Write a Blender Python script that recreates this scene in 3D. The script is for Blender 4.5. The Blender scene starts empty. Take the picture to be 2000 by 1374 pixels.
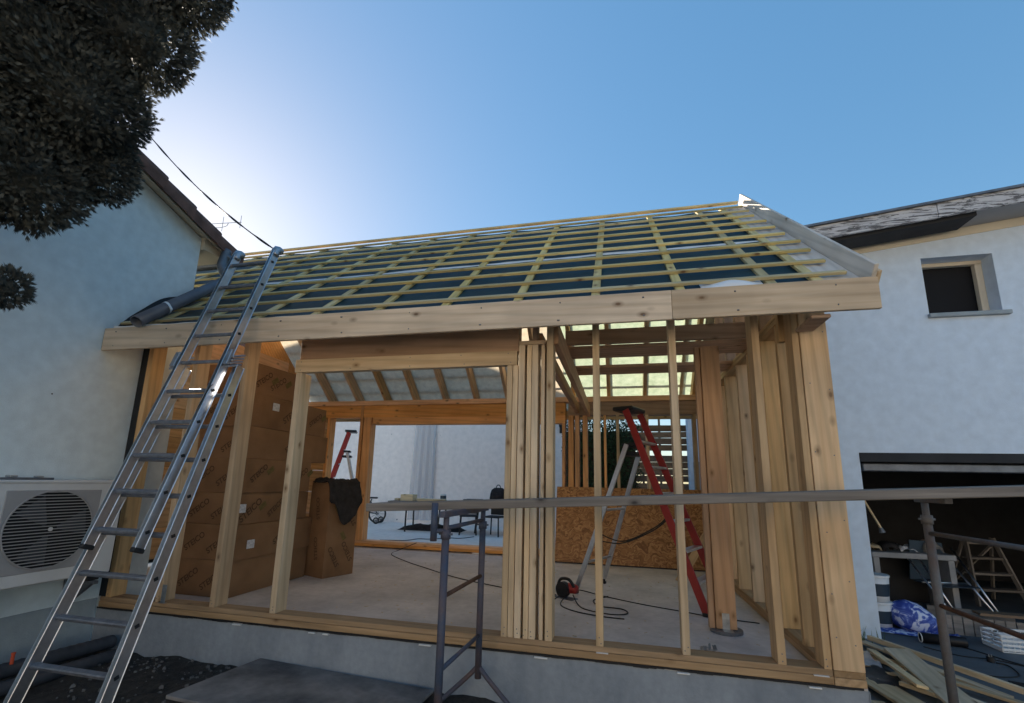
import bpy, math, random
from mathutils import Matrix, Vector, noise
random.seed(7)
SC = bpy.context.scene
COL = SC.collection
R = math.radians
# ------------------------------------------------------------------ camera
cam = bpy.data.cameras.new('camera')
cam.sensor_width = 36.0
cam.sensor_fit = 'HORIZONTAL'
cam.lens = 895.14 / 2000 * 36
cam.shift_y = 77.8 / 2000
cam.clip_start = 0.05
cam.clip_end = 500
co = bpy.data.objects.new('camera', cam)
COL.objects.link(co)
rx, ry, rz = (0.974466, 0.223470, 0.021837), (-0.022052, 0.192036, -0.981140), (-0.223449, 0.955606, 0.192060)
co.matrix_world = Matrix(((rx[0], -ry[0], -rz[0], 0.0), (rx[1], -ry[1], -rz[1], -3.678),
                          (rx[2], -ry[2], -rz[2], 1.26), (0, 0, 0, 1)))
SC.camera = co
# ------------------------------------------------------------------ sky and sun
SUN = Vector((-0.73, 0.57, 0.375)).normalized()
SUN_EL = math.asin(SUN.z)
SUN_AZ = math.atan2(SUN.x, SUN.y)
w = bpy.data.worlds.new('World')
SC.world = w
w.use_nodes = True
nt = w.node_tree
bg = nt.nodes['Background']
sky = nt.nodes.new('ShaderNodeTexSky')
sky.sky_type = 'NISHITA'
sky.sun_disc = False
sky.sun_elevation = SUN_EL
sky.sun_rotation = SUN_AZ
sky.altitude = 100
sky.air_density = 1.0
sky.dust_density = 0.4
sky.ozone_density = 2.0
# the photograph's tone mapping holds the bright sky back: one gentle curve over the whole sky
gm = nt.nodes.new('ShaderNodeGamma')
gm.inputs[1].default_value = 0.45
hs = nt.nodes.new('ShaderNodeHueSaturation')
hs.inputs['Saturation'].default_value = 1.95
nt.links.new(sky.outputs[0], gm.inputs[0])
nt.links.new(gm.outputs[0], hs.inputs['Color'])
nt.links.new(hs.outputs[0], bg.inputs[0])
bg.inputs[1].default_value = 0.15
sl = bpy.data.lights.new('sun', 'SUN')
sl.energy = 5.0
sl.angle = R(0.53)
sl.color = (1.0, 0.90, 0.76)
so = bpy.data.objects.new('sun', sl)
COL.objects.link(so)
so.rotation_euler = SUN.to_track_quat('Z', 'Y').to_euler()
so.location = (-20, 14, 16)
vs = SC.view_settings
vs.view_transform = 'Standard'
vs.look = 'None'
vs.gamma = 1.0
vs.use_curve_mapping = False
vs.exposure = 1.5

# ------------------------------------------------------------------ material helpers
class NT:
    def __init__(s, name):
        s.m = bpy.data.materials.new(name)
        s.m.use_nodes = True
        s.t = s.m.node_tree
        s.b = s.t.nodes['Principled BSDF']
        s.out = s.t.nodes['Material Output']
    def n(s, typ, **kw):
        x = s.t.nodes.new(typ)
        for k, v in kw.items():
            if k.startswith('_'):
                setattr(x, k[1:], v)
            else:
                key = int(k[1:]) if k[0] == 'i' and k[1:].isdigit() else k
                x.inputs[key].default_value = v
        return x
    def l(s, a, ao, b, bi):
        s.t.links.new(a.outputs[ao], b.inputs[bi])
    def ramp(s, stops, interp='LINEAR'):
        r = s.t.nodes.new('ShaderNodeValToRGB')
        r.color_ramp.interpolation = interp
        e = r.color_ramp.elements
        while len(e) < len(stops):
            e.new(0.5)
        for i, (p, c) in enumerate(stops):
            e[i].position = p
            e[i].color = (c, c, c, 1) if isinstance(c, (int, float)) else (*c, 1)
        return r
    def coords(s, scale=(1, 1, 1), rnd=True, obj=True):
        tc = s.n('ShaderNodeTexCoord')
        mp = s.n('ShaderNodeMapping')
        mp.inputs['Scale'].default_value = scale
        if rnd:
            oi = s.n('ShaderNodeObjectInfo')
            ml = s.n('ShaderNodeVectorMath', _operation='SCALE')
            ml.inputs[0].default_value = (37.0, 17.3, 23.7)
            s.l(oi, 'Random', ml, 'Scale')
            ad = s.n('ShaderNodeVectorMath', _operation='ADD')
            s.l(tc, 'Object', ad, 0)
            s.l(ml, 0, ad, 1)
            s.l(ad, 0, mp, 0)
        else:
            s.l(tc, 'Object', mp, 0)
        return mp

def mixc(t, fac, a, b, blend='MIX'):
    x = t.n('ShaderNodeMix', _data_type='RGBA', _blend_type=blend)
    def put(v, i):
        if isinstance(v, tuple) and len(v) == 2 and hasattr(v[0], 'outputs'):
            t.t.links.new(v[0].outputs[v[1]], x.inputs[i])
        elif isinstance(v, (int, float)):
            x.inputs[i].default_value = v
        else:
            x.inputs[i].default_value = (*v, 1)
    put(fac, 0); put(a, 6); put(b, 7)
    return x

def wood(name, light, dark, knot=(0.20, 0.11, 0.05), rough=0.65, weather=0.0, knots=True):
    t = NT(name)
    g = t.coords((0.9, 22, 22))
    n1 = t.n('ShaderNodeTexNoise', Scale=1.0, Detail=5.0, Roughness=0.6, Distortion=0.6)
    t.l(g, 0, n1, 'Vector')
    r1 = t.ramp([(0.3, 0.0), (0.7, 1.0)])
    t.l(n1, 'Fac', r1, 0)
    g2 = t.coords((1.4, 2.2, 2.2))
    n2 = t.n('ShaderNodeTexNoise', Scale=1.0, Detail=3.0)
    t.l(g2, 0, n2, 'Vector')
    c = mixc(t, (r1, 0), dark, light)
    r2 = t.ramp([(0.3, 0.78), (0.7, 1.12)])
    t.l(n2, 'Fac', r2, 0)
    c2 = mixc(t, 1.0, (c, 2), (r2, 0), 'MULTIPLY')
    cur = (c2, 2)
    if knots:
        g3 = t.coords((5.0, 9, 9))
        v = t.n('ShaderNodeTexVoronoi', Scale=1.0, Randomness=1.0)
        t.l(g3, 0, v, 'Vector')
        # only some cells carry a knot
        sep = t.n('ShaderNodeSeparateColor')
        t.l(v, 'Color', sep, 0)
        pick = t.n('ShaderNodeMath', i1=0.62, _operation='GREATER_THAN')
        t.l(sep, 0, pick, 0)
        rk = t.ramp([(0.06, 1.0), (0.13, 0.45), (0.27, 0.0)])
        t.l(v, 'Distance', rk, 0)
        mk = t.n('ShaderNodeMath', _operation='MULTIPLY')
        t.l(rk, 0, mk, 0); t.l(pick, 0, mk, 1)
        ck = mixc(t, (mk, 0), cur, knot)
        cur = (ck, 2)
    g5 = t.coords((0.45, 7, 7))
    wv = t.n('ShaderNodeTexWave', Scale=1.1, Distortion=3.2, Detail=2.0)
    wv.inputs['Detail Scale'].default_value = 0.7
    wv.bands_direction = 'DIAGONAL'
    t.l(g5, 0, wv, 'Vector')
    rw = t.ramp([(0.0, 0.80), (0.35, 1.0), (1.0, 1.05)])
    t.l(wv, 'Fac', rw, 0)
    cw = mixc(t, 0.6, cur, (rw, 0), 'MULTIPLY')
    cur = (cw, 2)
    oi = t.n('ShaderNodeObjectInfo')
    hv = t.n('ShaderNodeHueSaturation')
    mr = t.n('ShaderNodeMapRange', i3=0.78, i4=1.14)
    ms = t.n('ShaderNodeMath', _operation='MULTIPLY', i1=17.3)
    t.l(oi, 'Random', ms, 0)
    mf = t.n('ShaderNodeMath', _operation='FRACT')
    t.l(ms, 0, mf, 0)
    mq = t.n('ShaderNodeMapRange', i3=0.80, i4=1.12)
    t.l(mf, 0, mq, 0)
    t.l(mq, 0, hv, 'Saturation')
    t.l(oi, 'Random', mr, 0)
    t.l(mr, 0, hv, 'Value')
    t.t.links.new(cur[0].outputs[cur[1]], hv.inputs['Color'])
    t.l(hv, 0, t.b, 'Base Color')
    t.b.inputs['Roughness'].default_value = rough
    t.b.inputs['Specular IOR Level'].default_value = 0.25
    bp = t.n('ShaderNodeBump', Strength=0.25, Distance=0.002)
    t.l(n1, 'Fac', bp, 'Height')
    t.l(bp, 0, t.b, 'Normal')
    return t.m

def plain(name, col, rough=0.6, metal=0.0, var=0.15, scale=6.0, spec=0.4, bump=0.0, bscale=60, rnd=False):
    t = NT(name)
    g = t.coords((1, 1, 1), rnd)
    n = t.n('ShaderNodeTexNoise', Scale=scale, Detail=6.0, Roughness=0.65)
    t.l(g, 0, n, 'Vector')
    r = t.ramp([(0.3, 1 - var), (0.7, 1 + var)])
    t.l(n, 'Fac', r, 0)
    c = mixc(t, 1.0, col, (r, 0), 'MULTIPLY')
    t.l(c, 2, t.b, 'Base Color')
    t.b.inputs['Roughness'].default_value = rough
    t.b.inputs['Metallic'].default_value = metal
    t.b.inputs['Specular IOR Level'].default_value = spec
    if bump:
        nb = t.n('ShaderNodeTexNoise', Scale=bscale, Detail=4.0)
        t.l(g, 0, nb, 'Vector')
        bp = t.n('ShaderNodeBump', Strength=bump, Distance=0.01)
        t.l(nb, 'Fac', bp, 'Height')
        t.l(bp, 0, t.b, 'Normal')
    return t.m

def dirty(name, col, stain, amount=0.5, scale=1.2, rough=0.85, streak=1.0, spots=False, bump=0.15, bscale=90):
    t = NT(name)
    g = t.coords((1, 1, 1.0 / streak), False)
    n = t.n('ShaderNodeTexNoise', Scale=scale, Detail=8.0, Roughness=0.62)
    t.l(g, 0, n, 'Vector')
    r = t.ramp([(0.38, 0.0), (0.72, amount)])
    t.l(n, 'Fac', r, 0)
    c = mixc(t, (r, 0), col, stain)
    g2 = t.coords((1, 1, 1), False)
    n2 = t.n('ShaderNodeTexNoise', Scale=scale * 14, Detail=5.0)
    t.l(g2, 0, n2, 'Vector')
    r2 = t.ramp([(0.3, 0.92), (0.7, 1.05)])
    t.l(n2, 'Fac', r2, 0)
    c2 = mixc(t, 1.0, (c, 2), (r2, 0), 'MULTIPLY')
    cur = (c2, 2)
    if spots:
        v = t.n('ShaderNodeTexNoise', Scale=3.3, Detail=2.0)
        t.l(g2, 0, v, 'Vector')
        rs = t.ramp([(0.745, 0.0), (0.775, 0.8)])
        t.l(v, 'Fac', rs, 0)
        c3 = mixc(t, (rs, 0), cur, (0.03, 0.03, 0.035))
        cur = (c3, 2)
    t.t.links.new(cur[0].outputs[cur[1]], t.b.inputs['Base Color'])
    t.b.inputs['Roughness'].default_value = rough
    t.b.inputs['Specular IOR Level'].default_value = 0.25
    nb = t.n('ShaderNodeTexNoise', Scale=bscale, Detail=4.0)
    t.l(g2, 0, nb, 'Vector')
    bp = t.n('ShaderNodeBump', Strength=bump, Distance=0.01)
    t.l(nb, 'Fac', bp, 'Height')
    t.l(bp, 0, t.b, 'Normal')
    return t.m

M = {}
M['spruce'] = wood('spruce', (0.73, 0.495, 0.27), (0.58, 0.36, 0.175))
M['spruce_pale'] = wood('spruce_pale', (0.72, 0.56, 0.38), (0.57, 0.41, 0.255))
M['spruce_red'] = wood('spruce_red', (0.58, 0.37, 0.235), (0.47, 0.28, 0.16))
M['spruce_warm_lit'] = wood('spruce_warm_lit', (0.86, 0.46, 0.19), (0.74, 0.35, 0.125))  # spruce with the warm inside light put into its colour
M['sill'] = wood('sill_wood', (0.52, 0.34, 0.185), (0.38, 0.235, 0.115))
M['treated'] = wood('treated_batten', (0.70, 0.57, 0.27), (0.55, 0.43, 0.19))
M['fascia_wood'] = wood('fascia_wood', (0.74, 0.57, 0.39), (0.61, 0.435, 0.27))
M['white_board'] = wood('white_board', (0.82, 0.74, 0.65), (0.72, 0.63, 0.53))
M['grey_plank'] = wood('grey_plank', (0.34, 0.30, 0.265), (0.17, 0.15, 0.135), knot=(0.07, 0.06, 0.055), rough=0.85)
M['scrap'] = wood('scrap_wood', (0.72, 0.58, 0.38), (0.58, 0.43, 0.25))
M['fence'] = wood('fence_wood', (0.30, 0.19, 0.11), (0.20, 0.12, 0.07))
M['concrete'] = dirty('concrete', (0.31, 0.345, 0.39), (0.14, 0.165, 0.20), 0.8, 1.6, 0.9, 3.0, False, 0.25, 60)
M['slab'] = dirty('slab_concrete', (0.66, 0.60, 0.58), (0.36, 0.33, 0.32), 0.9, 1.2, 0.8)
M['terrace'] = dirty('terrace_concrete', (0.88, 0.80, 0.74), (0.64, 0.58, 0.54), 0.7, 0.8, 0.85)
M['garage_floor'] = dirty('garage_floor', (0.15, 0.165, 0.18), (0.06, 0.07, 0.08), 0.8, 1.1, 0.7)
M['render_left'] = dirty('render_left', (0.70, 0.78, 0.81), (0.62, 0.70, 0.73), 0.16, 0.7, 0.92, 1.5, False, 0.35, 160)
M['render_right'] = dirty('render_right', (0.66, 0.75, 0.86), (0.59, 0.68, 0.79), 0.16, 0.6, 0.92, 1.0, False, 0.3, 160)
M['render_back'] = dirty('render_back', (0.95, 0.84, 0.79), (0.88, 0.77, 0.73), 0.6, 0.5, 0.92, 1.0, True, 0.2, 120)
M['render_bounce'] = dirty('render_bounce', (0.80, 0.72, 0.60), (0.70, 0.62, 0.50), 0.5, 0.6, 0.92)
M['plinth'] = dirty('plinth', (0.36, 0.41, 0.44), (0.26, 0.30, 0.33), 0.7, 0.9, 0.9, 1.0, False, 0.3, 90)
M['cream'] = plain('cream_paint', (0.66, 0.58, 0.45), 0.8, 0, 0.08, 2)
M['tile'] = plain('clay_tile', (0.16, 0.085, 0.065), 0.85, 0, 0.45, 5, 0.3, 0.2, 50, True)
M['alu'] = plain('aluminium', (0.62, 0.63, 0.66), 0.34, 1.0, 0.16, 9, 0.5, 0.03, 200)
M['alu_dull'] = plain('aluminium_dull', (0.42, 0.43, 0.46), 0.5, 1.0, 0.25, 14)
M['rung_metal'] = plain('rung_metal', (0.24, 0.25, 0.28), 0.55, 0.8, 0.25, 14)
M['black_rubber'] = plain('black_rubber', (0.018, 0.018, 0.02), 0.6, 0, 0.2, 10)
M['black_plastic'] = plain('black_plastic', (0.012, 0.012, 0.014), 0.45, 0, 0.2, 10)
M['pipe_grey'] = plain('pipe_grey', (0.115, 0.13, 0.165), 0.38, 0, 0.2, 5)
M['pipe_dark'] = plain('pipe_dark', (0.045, 0.05, 0.062), 0.55, 0, 0.3, 6)
M['zinc'] = plain('zinc', (0.16, 0.17, 0.19), 0.5, 0.6, 0.3, 6)
M['white_plastic'] = plain('white_plastic', (0.72, 0.72, 0.72), 0.45, 0, 0.06, 4)
M['white_metal'] = plain('white_metal', (0.66, 0.65, 0.64), 0.5, 0, 0.08, 3)
M['ac_panel'] = plain('ac_panel', (0.36, 0.35, 0.35), 0.55, 0, 0.06, 3)
M['dark_void'] = plain('dark_void', (0.01, 0.01, 0.012), 0.9, 0, 0.1, 3)
M['trestle'] = dirty('trestle_paint', (0.055, 0.075, 0.12), (0.16, 0.09, 0.06), 0.6, 5.0, 0.5, 1.0, False, 0.2, 80)
M['trestle_grey'] = dirty('trestle_grey', (0.13, 0.14, 0.15), (0.13, 0.07, 0.045), 0.8, 4.0, 0.55, 1.0, False, 0.2, 80)
M['panel'] = dirty('stained_panel', (0.27, 0.25, 0.24), (0.04, 0.04, 0.045), 1.0, 1.7, 0.85, 1.0, False, 0.3, 40)
M['rust'] = plain('rusty_steel', (0.13, 0.065, 0.04), 0.7, 0.3, 0.4, 12)
M['red'] = plain('red_fibreglass', (0.30, 0.025, 0.022), 0.45, 0, 0.15, 6)
M['desk'] = plain('desk_laminate', (0.30, 0.30, 0.31), 0.6, 0, 0.2, 4)
M['orange'] = plain('orange_plastic', (0.55, 0.08, 0.03), 0.5, 0, 0.1, 6)
M['dpc'] = plain('dpc_strip', (0.012, 0.013, 0.016), 0.6, 0, 0.2, 10)
M['cloth_black'] = plain('cloth_black', (0.034, 0.031, 0.032), 0.95, 0, 0.35, 12, 0.1, 0.3, 120)
M['cable'] = plain('cable_black', (0.02, 0.017, 0.016), 0.6, 0, 0.1, 10)
M['steel'] = plain('galvanised', (0.42, 0.44, 0.46), 0.4, 0.9, 0.2, 20)
M['ink'] = plain('print_ink', (0.10, 0.055, 0.03), 0.9, 0, 0.25, 30)
M['ink_green'] = plain('print_green', (0.15, 0.11, 0.04), 0.9, 0, 0.25, 30)
M['paper'] = dirty('label_paper', (0.72, 0.72, 0.74), (0.25, 0.26, 0.32), 0.8, 40, 0.8)
M['bark'] = plain('bark', (0.07, 0.05, 0.035), 0.95, 0, 0.4, 12, 0.2, 0.6, 30)
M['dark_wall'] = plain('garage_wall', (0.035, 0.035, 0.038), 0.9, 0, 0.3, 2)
M['navy'] = plain('navy_steel', (0.03, 0.05, 0.075), 0.4, 0.2, 0.1, 5)

def mat_cardboard():
    t = NT('cardboard')
    g = t.coords((1, 1, 1))
    n = t.n('ShaderNodeTexNoise', Scale=2.2, Detail=6.0)
    t.l(g, 0, n, 'Vector')
    r = t.ramp([(0.3, (0.19, 0.105, 0.055)), (0.7, (0.29, 0.165, 0.088))])
    t.l(n, 'Fac', r, 0)
    t.l(r, 0, t.b, 'Base Color')
    t.b.inputs['Roughness'].default_value = 0.85
    t.b.inputs['Specular IOR Level'].default_value = 0.15
    g2 = t.coords((1, 1, 60))
    n2 = t.n('ShaderNodeTexNoise', Scale=1.5, Detail=2.0)
    t.l(g2, 0, n2, 'Vector')
    n3 = t.n('ShaderNodeTexNoise', Scale=4.0, Detail=3.0)
    t.l(g, 0, n3, 'Vector')
    ad = t.n('ShaderNodeMath', _operation='MULTIPLY_ADD', i1=6.0)
    t.l(n3, 'Fac', ad, 0); t.l(n2, 'Fac', ad, 2)
    bp = t.n('ShaderNodeBump', Strength=0.35, Distance=0.006)
    t.l(ad, 0, bp, 'Height')
    t.l(bp, 0, t.b, 'Normal')
    return t.m
M['cardboard'] = mat_cardboard()

def mat_osb():
    t = NT('osb')
    g = t.coords((1, 1, 1), True)
    d = t.n('ShaderNodeTexNoise', Scale=5.0, Detail=2.0)
    t.l(g, 0, d, 'Vector')
    m = t.n('ShaderNodeVectorMath', _operation='MULTIPLY_ADD')
    m.inputs[1].default_value = (0.5, 0.5, 0.5)
    t.l(d, 'Color', m, 0); t.l(g, 0, m, 2)
    mp = t.n('ShaderNodeMapping')
    mp.inputs['Scale'].default_value = (14, 14, 46)
    t.l(m, 0, mp, 0)
    v = t.n('ShaderNodeTexVoronoi', Scale=1.0)
    t.l(mp, 0, v, 'Vector')
    s = t.n('ShaderNodeSeparateColor')
    t.l(v, 'Color', s, 0)
    r = t.ramp([(0.0, (0.20, 0.085, 0.03)), (0.45, (0.36, 0.17, 0.06)), (1.0, (0.52, 0.28, 0.115))])
    t.l(s, 0, r, 0)
    t.l(r, 0, t.b, 'Base Color')
    t.b.inputs['Roughness'].default_value = 0.6
    bp = t.n('ShaderNodeBump', Strength=0.3, Distance=0.004)
    t.l(s, 1, bp, 'Height')
    t.l(bp, 0, t.b, 'Normal')
    return t.m
M['osb'] = mat_osb()

def mat_membrane(nm='roof_membrane', through=0.36, ta=(0.42, 0.55, 0.36), tb=(0.74, 0.84, 0.62)):
    # dark blue top face, pale underside, lets some light through
    t = NT(nm)
    g = t.coords((1, 1, 1), False)
    n = t.n('ShaderNodeTexNoise', Scale=2.5, Detail=6.0)
    t.l(g, 0, n, 'Vector')
    rt = t.ramp([(0.3, (0.012, 0.036, 0.050)), (0.75, (0.024, 0.062, 0.080))])
    t.l(n, 'Fac', rt, 0)
    n2 = t.n('ShaderNodeTexNoise', Scale=9.0, Detail=6.0, Roughness=0.7)
    t.l(g, 0, n2, 'Vector')
    ru = t.ramp([(0.3, (0.58, 0.49, 0.37)), (0.7, (0.78, 0.68, 0.53))])
    t.l(n2, 'Fac', ru, 0)
    ge = t.n('ShaderNodeNewGeometry')
    c = mixc(t, (ge, 'Backfacing'), (rt, 0), (ru, 0))
    t.l(c, 2, t.b, 'Base Color')
    t.b.inputs['Roughness'].default_value = 0.6
    t.b.inputs['Specular IOR Level'].default_value = 0.12
    tr = t.n('ShaderNodeBsdfTranslucent')
    tc = t.ramp([(0.3, ta), (0.7, tb)])
    t.l(n2, 'Fac', tc, 0)
    t.l(tc, 0, tr, 'Color')
    mx = t.n('ShaderNodeMixShader', i0=through)
    t.l(t.b, 0, mx, 1); t.l(tr, 0, mx, 2)
    bp = t.n('ShaderNodeBump', Strength=0.5, Distance=0.02)
    n4 = t.n('ShaderNodeTexNoise', Scale=5.0, Detail=3.0)
    t.l(g, 0, n4, 'Vector')
    t.l(n4, 'Fac', bp, 'Height')
    t.l(bp, 0, t.b, 'Normal')
    t.l(mx, 0, t.out, 'Surface')
    return t.m
M['membrane'] = mat_membrane()
M['membrane_warm_lit'] = mat_membrane('roof_membrane_warm_lit', 0.40, (0.66, 0.54, 0.38), (0.86, 0.74, 0.54))  # warm light over the left bay put into the translucent colour
M['membrane_shaded'] = mat_membrane('roof_membrane_shaded', 0.03)  # same sheet, transmitted light cut so the front slope stays shaded

def mat_soil():
    t = NT('soil')
    g = t.coords((1, 1, 1), False)
    n = t.n('ShaderNodeTexNoise', Scale=14.0, Detail=8.0, Roughness=0.7)
    t.l(g, 0, n, 'Vector')
    r = t.ramp([(0.3, (0.016, 0.014, 0.013)), (0.7, (0.055, 0.048, 0.042))])
    t.l(n, 'Fac', r, 0)
    t.l(r, 0, t.b, 'Base Color')
    t.b.inputs['Roughness'].default_value = 0.95
    bp = t.n('ShaderNodeBump', Strength=0.9, Distance=0.03)
    t.l(n, 'Fac', bp, 'Height')
    t.l(bp, 0, t.b, 'Normal')
    return t.m
M['soil'] = mat_soil()
M['stone'] = plain('stone', (0.14, 0.135, 0.13), 0.9, 0, 0.4, 20, 0.2, 0, 60, True)

def mat_leaf(name, a, b):
    t = NT(name)
    g = t.coords((1, 1, 1), False)
    n = t.n('ShaderNodeTexNoise', Scale=3.0, Detail=5.0)
    t.l(g, 0, n, 'Vector')
    r = t.ramp([(0.3, a), (0.7, b)])
    t.l(n, 'Fac', r, 0)
    t.l(r, 0, t.b, 'Base Color')
    t.b.inputs['Roughness'].default_value = 0.7
    t.b.inputs['Specular IOR Level'].default_value = 0.2
    tr = t.n('ShaderNodeBsdfTranslucent')
    t.l(r, 0, tr, 'Color')
    mx = t.n('ShaderNodeMixShader', i0=0.18)
    t.l(t.b, 0, mx, 1); t.l(tr, 0, mx, 2)
    t.l(mx, 0, t.out, 'Surface')
    return t.m
M['conifer'] = mat_leaf('conifer_leaf', (0.055, 0.058, 0.052), (0.12, 0.12, 0.10))
M['hedge'] = mat_leaf('hedge_leaf', (0.025, 0.045, 0.02), (0.06, 0.09, 0.035))
M['grass'] = mat_leaf('grass_leaf', (0.05, 0.09, 0.03), (0.10, 0.15, 0.05))

def mat_peel():
    t = NT('peeling_paint')
    g = t.coords((1.2, 5, 9), False)
    n = t.n('ShaderNodeTexNoise', Scale=3.2, Detail=9.0, Roughness=0.72, Distortion=1.2)
    t.l(g, 0, n, 'Vector')
    r = t.ramp([(0.50, 0.0), (0.54, 1.0)])
    t.l(n, 'Fac', r, 0)
    c = mixc(t, (r, 0), (0.58, 0.56, 0.56), (0.13, 0.12, 0.12))
    t.l(c, 2, t.b, 'Base Color')
    t.b.inputs['Roughness'].default_value = 0.85
    bp = t.n('ShaderNodeBump', Strength=0.5, Distance=0.004)
    t.l(r, 0, bp, 'Height')
    t.l(bp, 0, t.b, 'Normal')
    return t.m
M['peel'] = mat_peel()

def mat_floral():
    t = NT('floral_cloth')
    g = t.coords((1, 1, 1), False)
    n = t.n('ShaderNodeTexNoise', Scale=9.0, Detail=4.0, Distortion=1.5)
    t.l(g, 0, n, 'Vector')
    r = t.ramp([(0.44, (0.62, 0.66, 0.80)), (0.50, (0.10, 0.16, 0.50)), (0.62, (0.03, 0.06, 0.32))])
    t.l(n, 'Fac', r, 0)
    t.l(r, 0, t.b, 'Base Color')
    t.b.inputs['Roughness'].default_value = 0.7
    return t.m
M['floral'] = mat_floral()

def mat_sheet():
    t = NT('clear_sheeting')
    t.b.inputs['Base Color'].default_value = (0.62, 0.60, 0.62, 1)
    t.b.inputs['Roughness'].default_value = 0.25
    tp = t.n('ShaderNodeBsdfTransparent')
    mx = t.n('ShaderNodeMixShader', i0=0.45)
    t.l(t.b, 0, mx, 1); t.l(tp, 0, mx, 2)
    t.l(mx, 0, t.out, 'Surface')
    return t.m
M['sheeting'] = mat_sheet()

def mat_glass():
    t = NT('window_glass')
    t.b.inputs['Base Color'].default_value = (0.02, 0.025, 0.03, 1)
    t.b.inputs['Roughness'].default_value = 0.06
    return t.m
M['glass'] = mat_glass()

def mat_ground():
    t = NT('yard_ground')
    g = t.coords((1, 1, 1), False)
    n = t.n('ShaderNodeTexNoise', Scale=3.0, Detail=9.0, Roughness=0.7)
    t.l(g, 0, n, 'Vector')
    r = t.ramp([(0.3, (0.20, 0.19, 0.175)), (0.7, (0.33, 0.315, 0.29))])
    t.l(n, 'Fac', r, 0)
    t.l(r, 0, t.b, 'Base Color')
    t.b.inputs['Roughness'].default_value = 0.95
    bp = t.n('ShaderNodeBump', Strength=0.6, Distance=0.03)
    t.l(n, 'Fac', bp, 'Height')
    t.l(bp, 0, t.b, 'Normal')
    return t.m
M['ground'] = mat_ground()

# ------------------------------------------------------------------ mesh helpers
def link(name, me, parent=None, mat=None, mw=None, smooth=False):
    o = bpy.data.objects.new(name, me)
    COL.objects.link(o)
    if mat and not me.materials:
        me.materials.append(M[mat])
    if smooth:
        for p in me.polygons:
            p.use_smooth = True
    if mw is not None:
        o.matrix_basis = mw
    if parent:
        o.parent = parent
    return o

def tag(o, label=None, cat=None, group=None, kind=None):
    if label: o['label'] = label
    if cat: o['category'] = cat
    if group: o['group'] = group
    if kind: o['kind'] = kind
    return o

def thing(name, label, cat, mw=None, group=None):
    o = bpy.data.objects.new(name, None)
    o.empty_display_size = 0.1
    COL.objects.link(o)
    if mw is not None:
        o.matrix_basis = mw
    return tag(o, label, cat, group)

def T(x, y, z, rz=0.0, rx=0.0, ry=0.0):
    return Matrix.Translation((x, y, z)) @ Matrix.Rotation(rz, 4, 'Z') @ Matrix.Rotation(ry, 4, 'Y') @ Matrix.Rotation(rx, 4, 'X')

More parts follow.
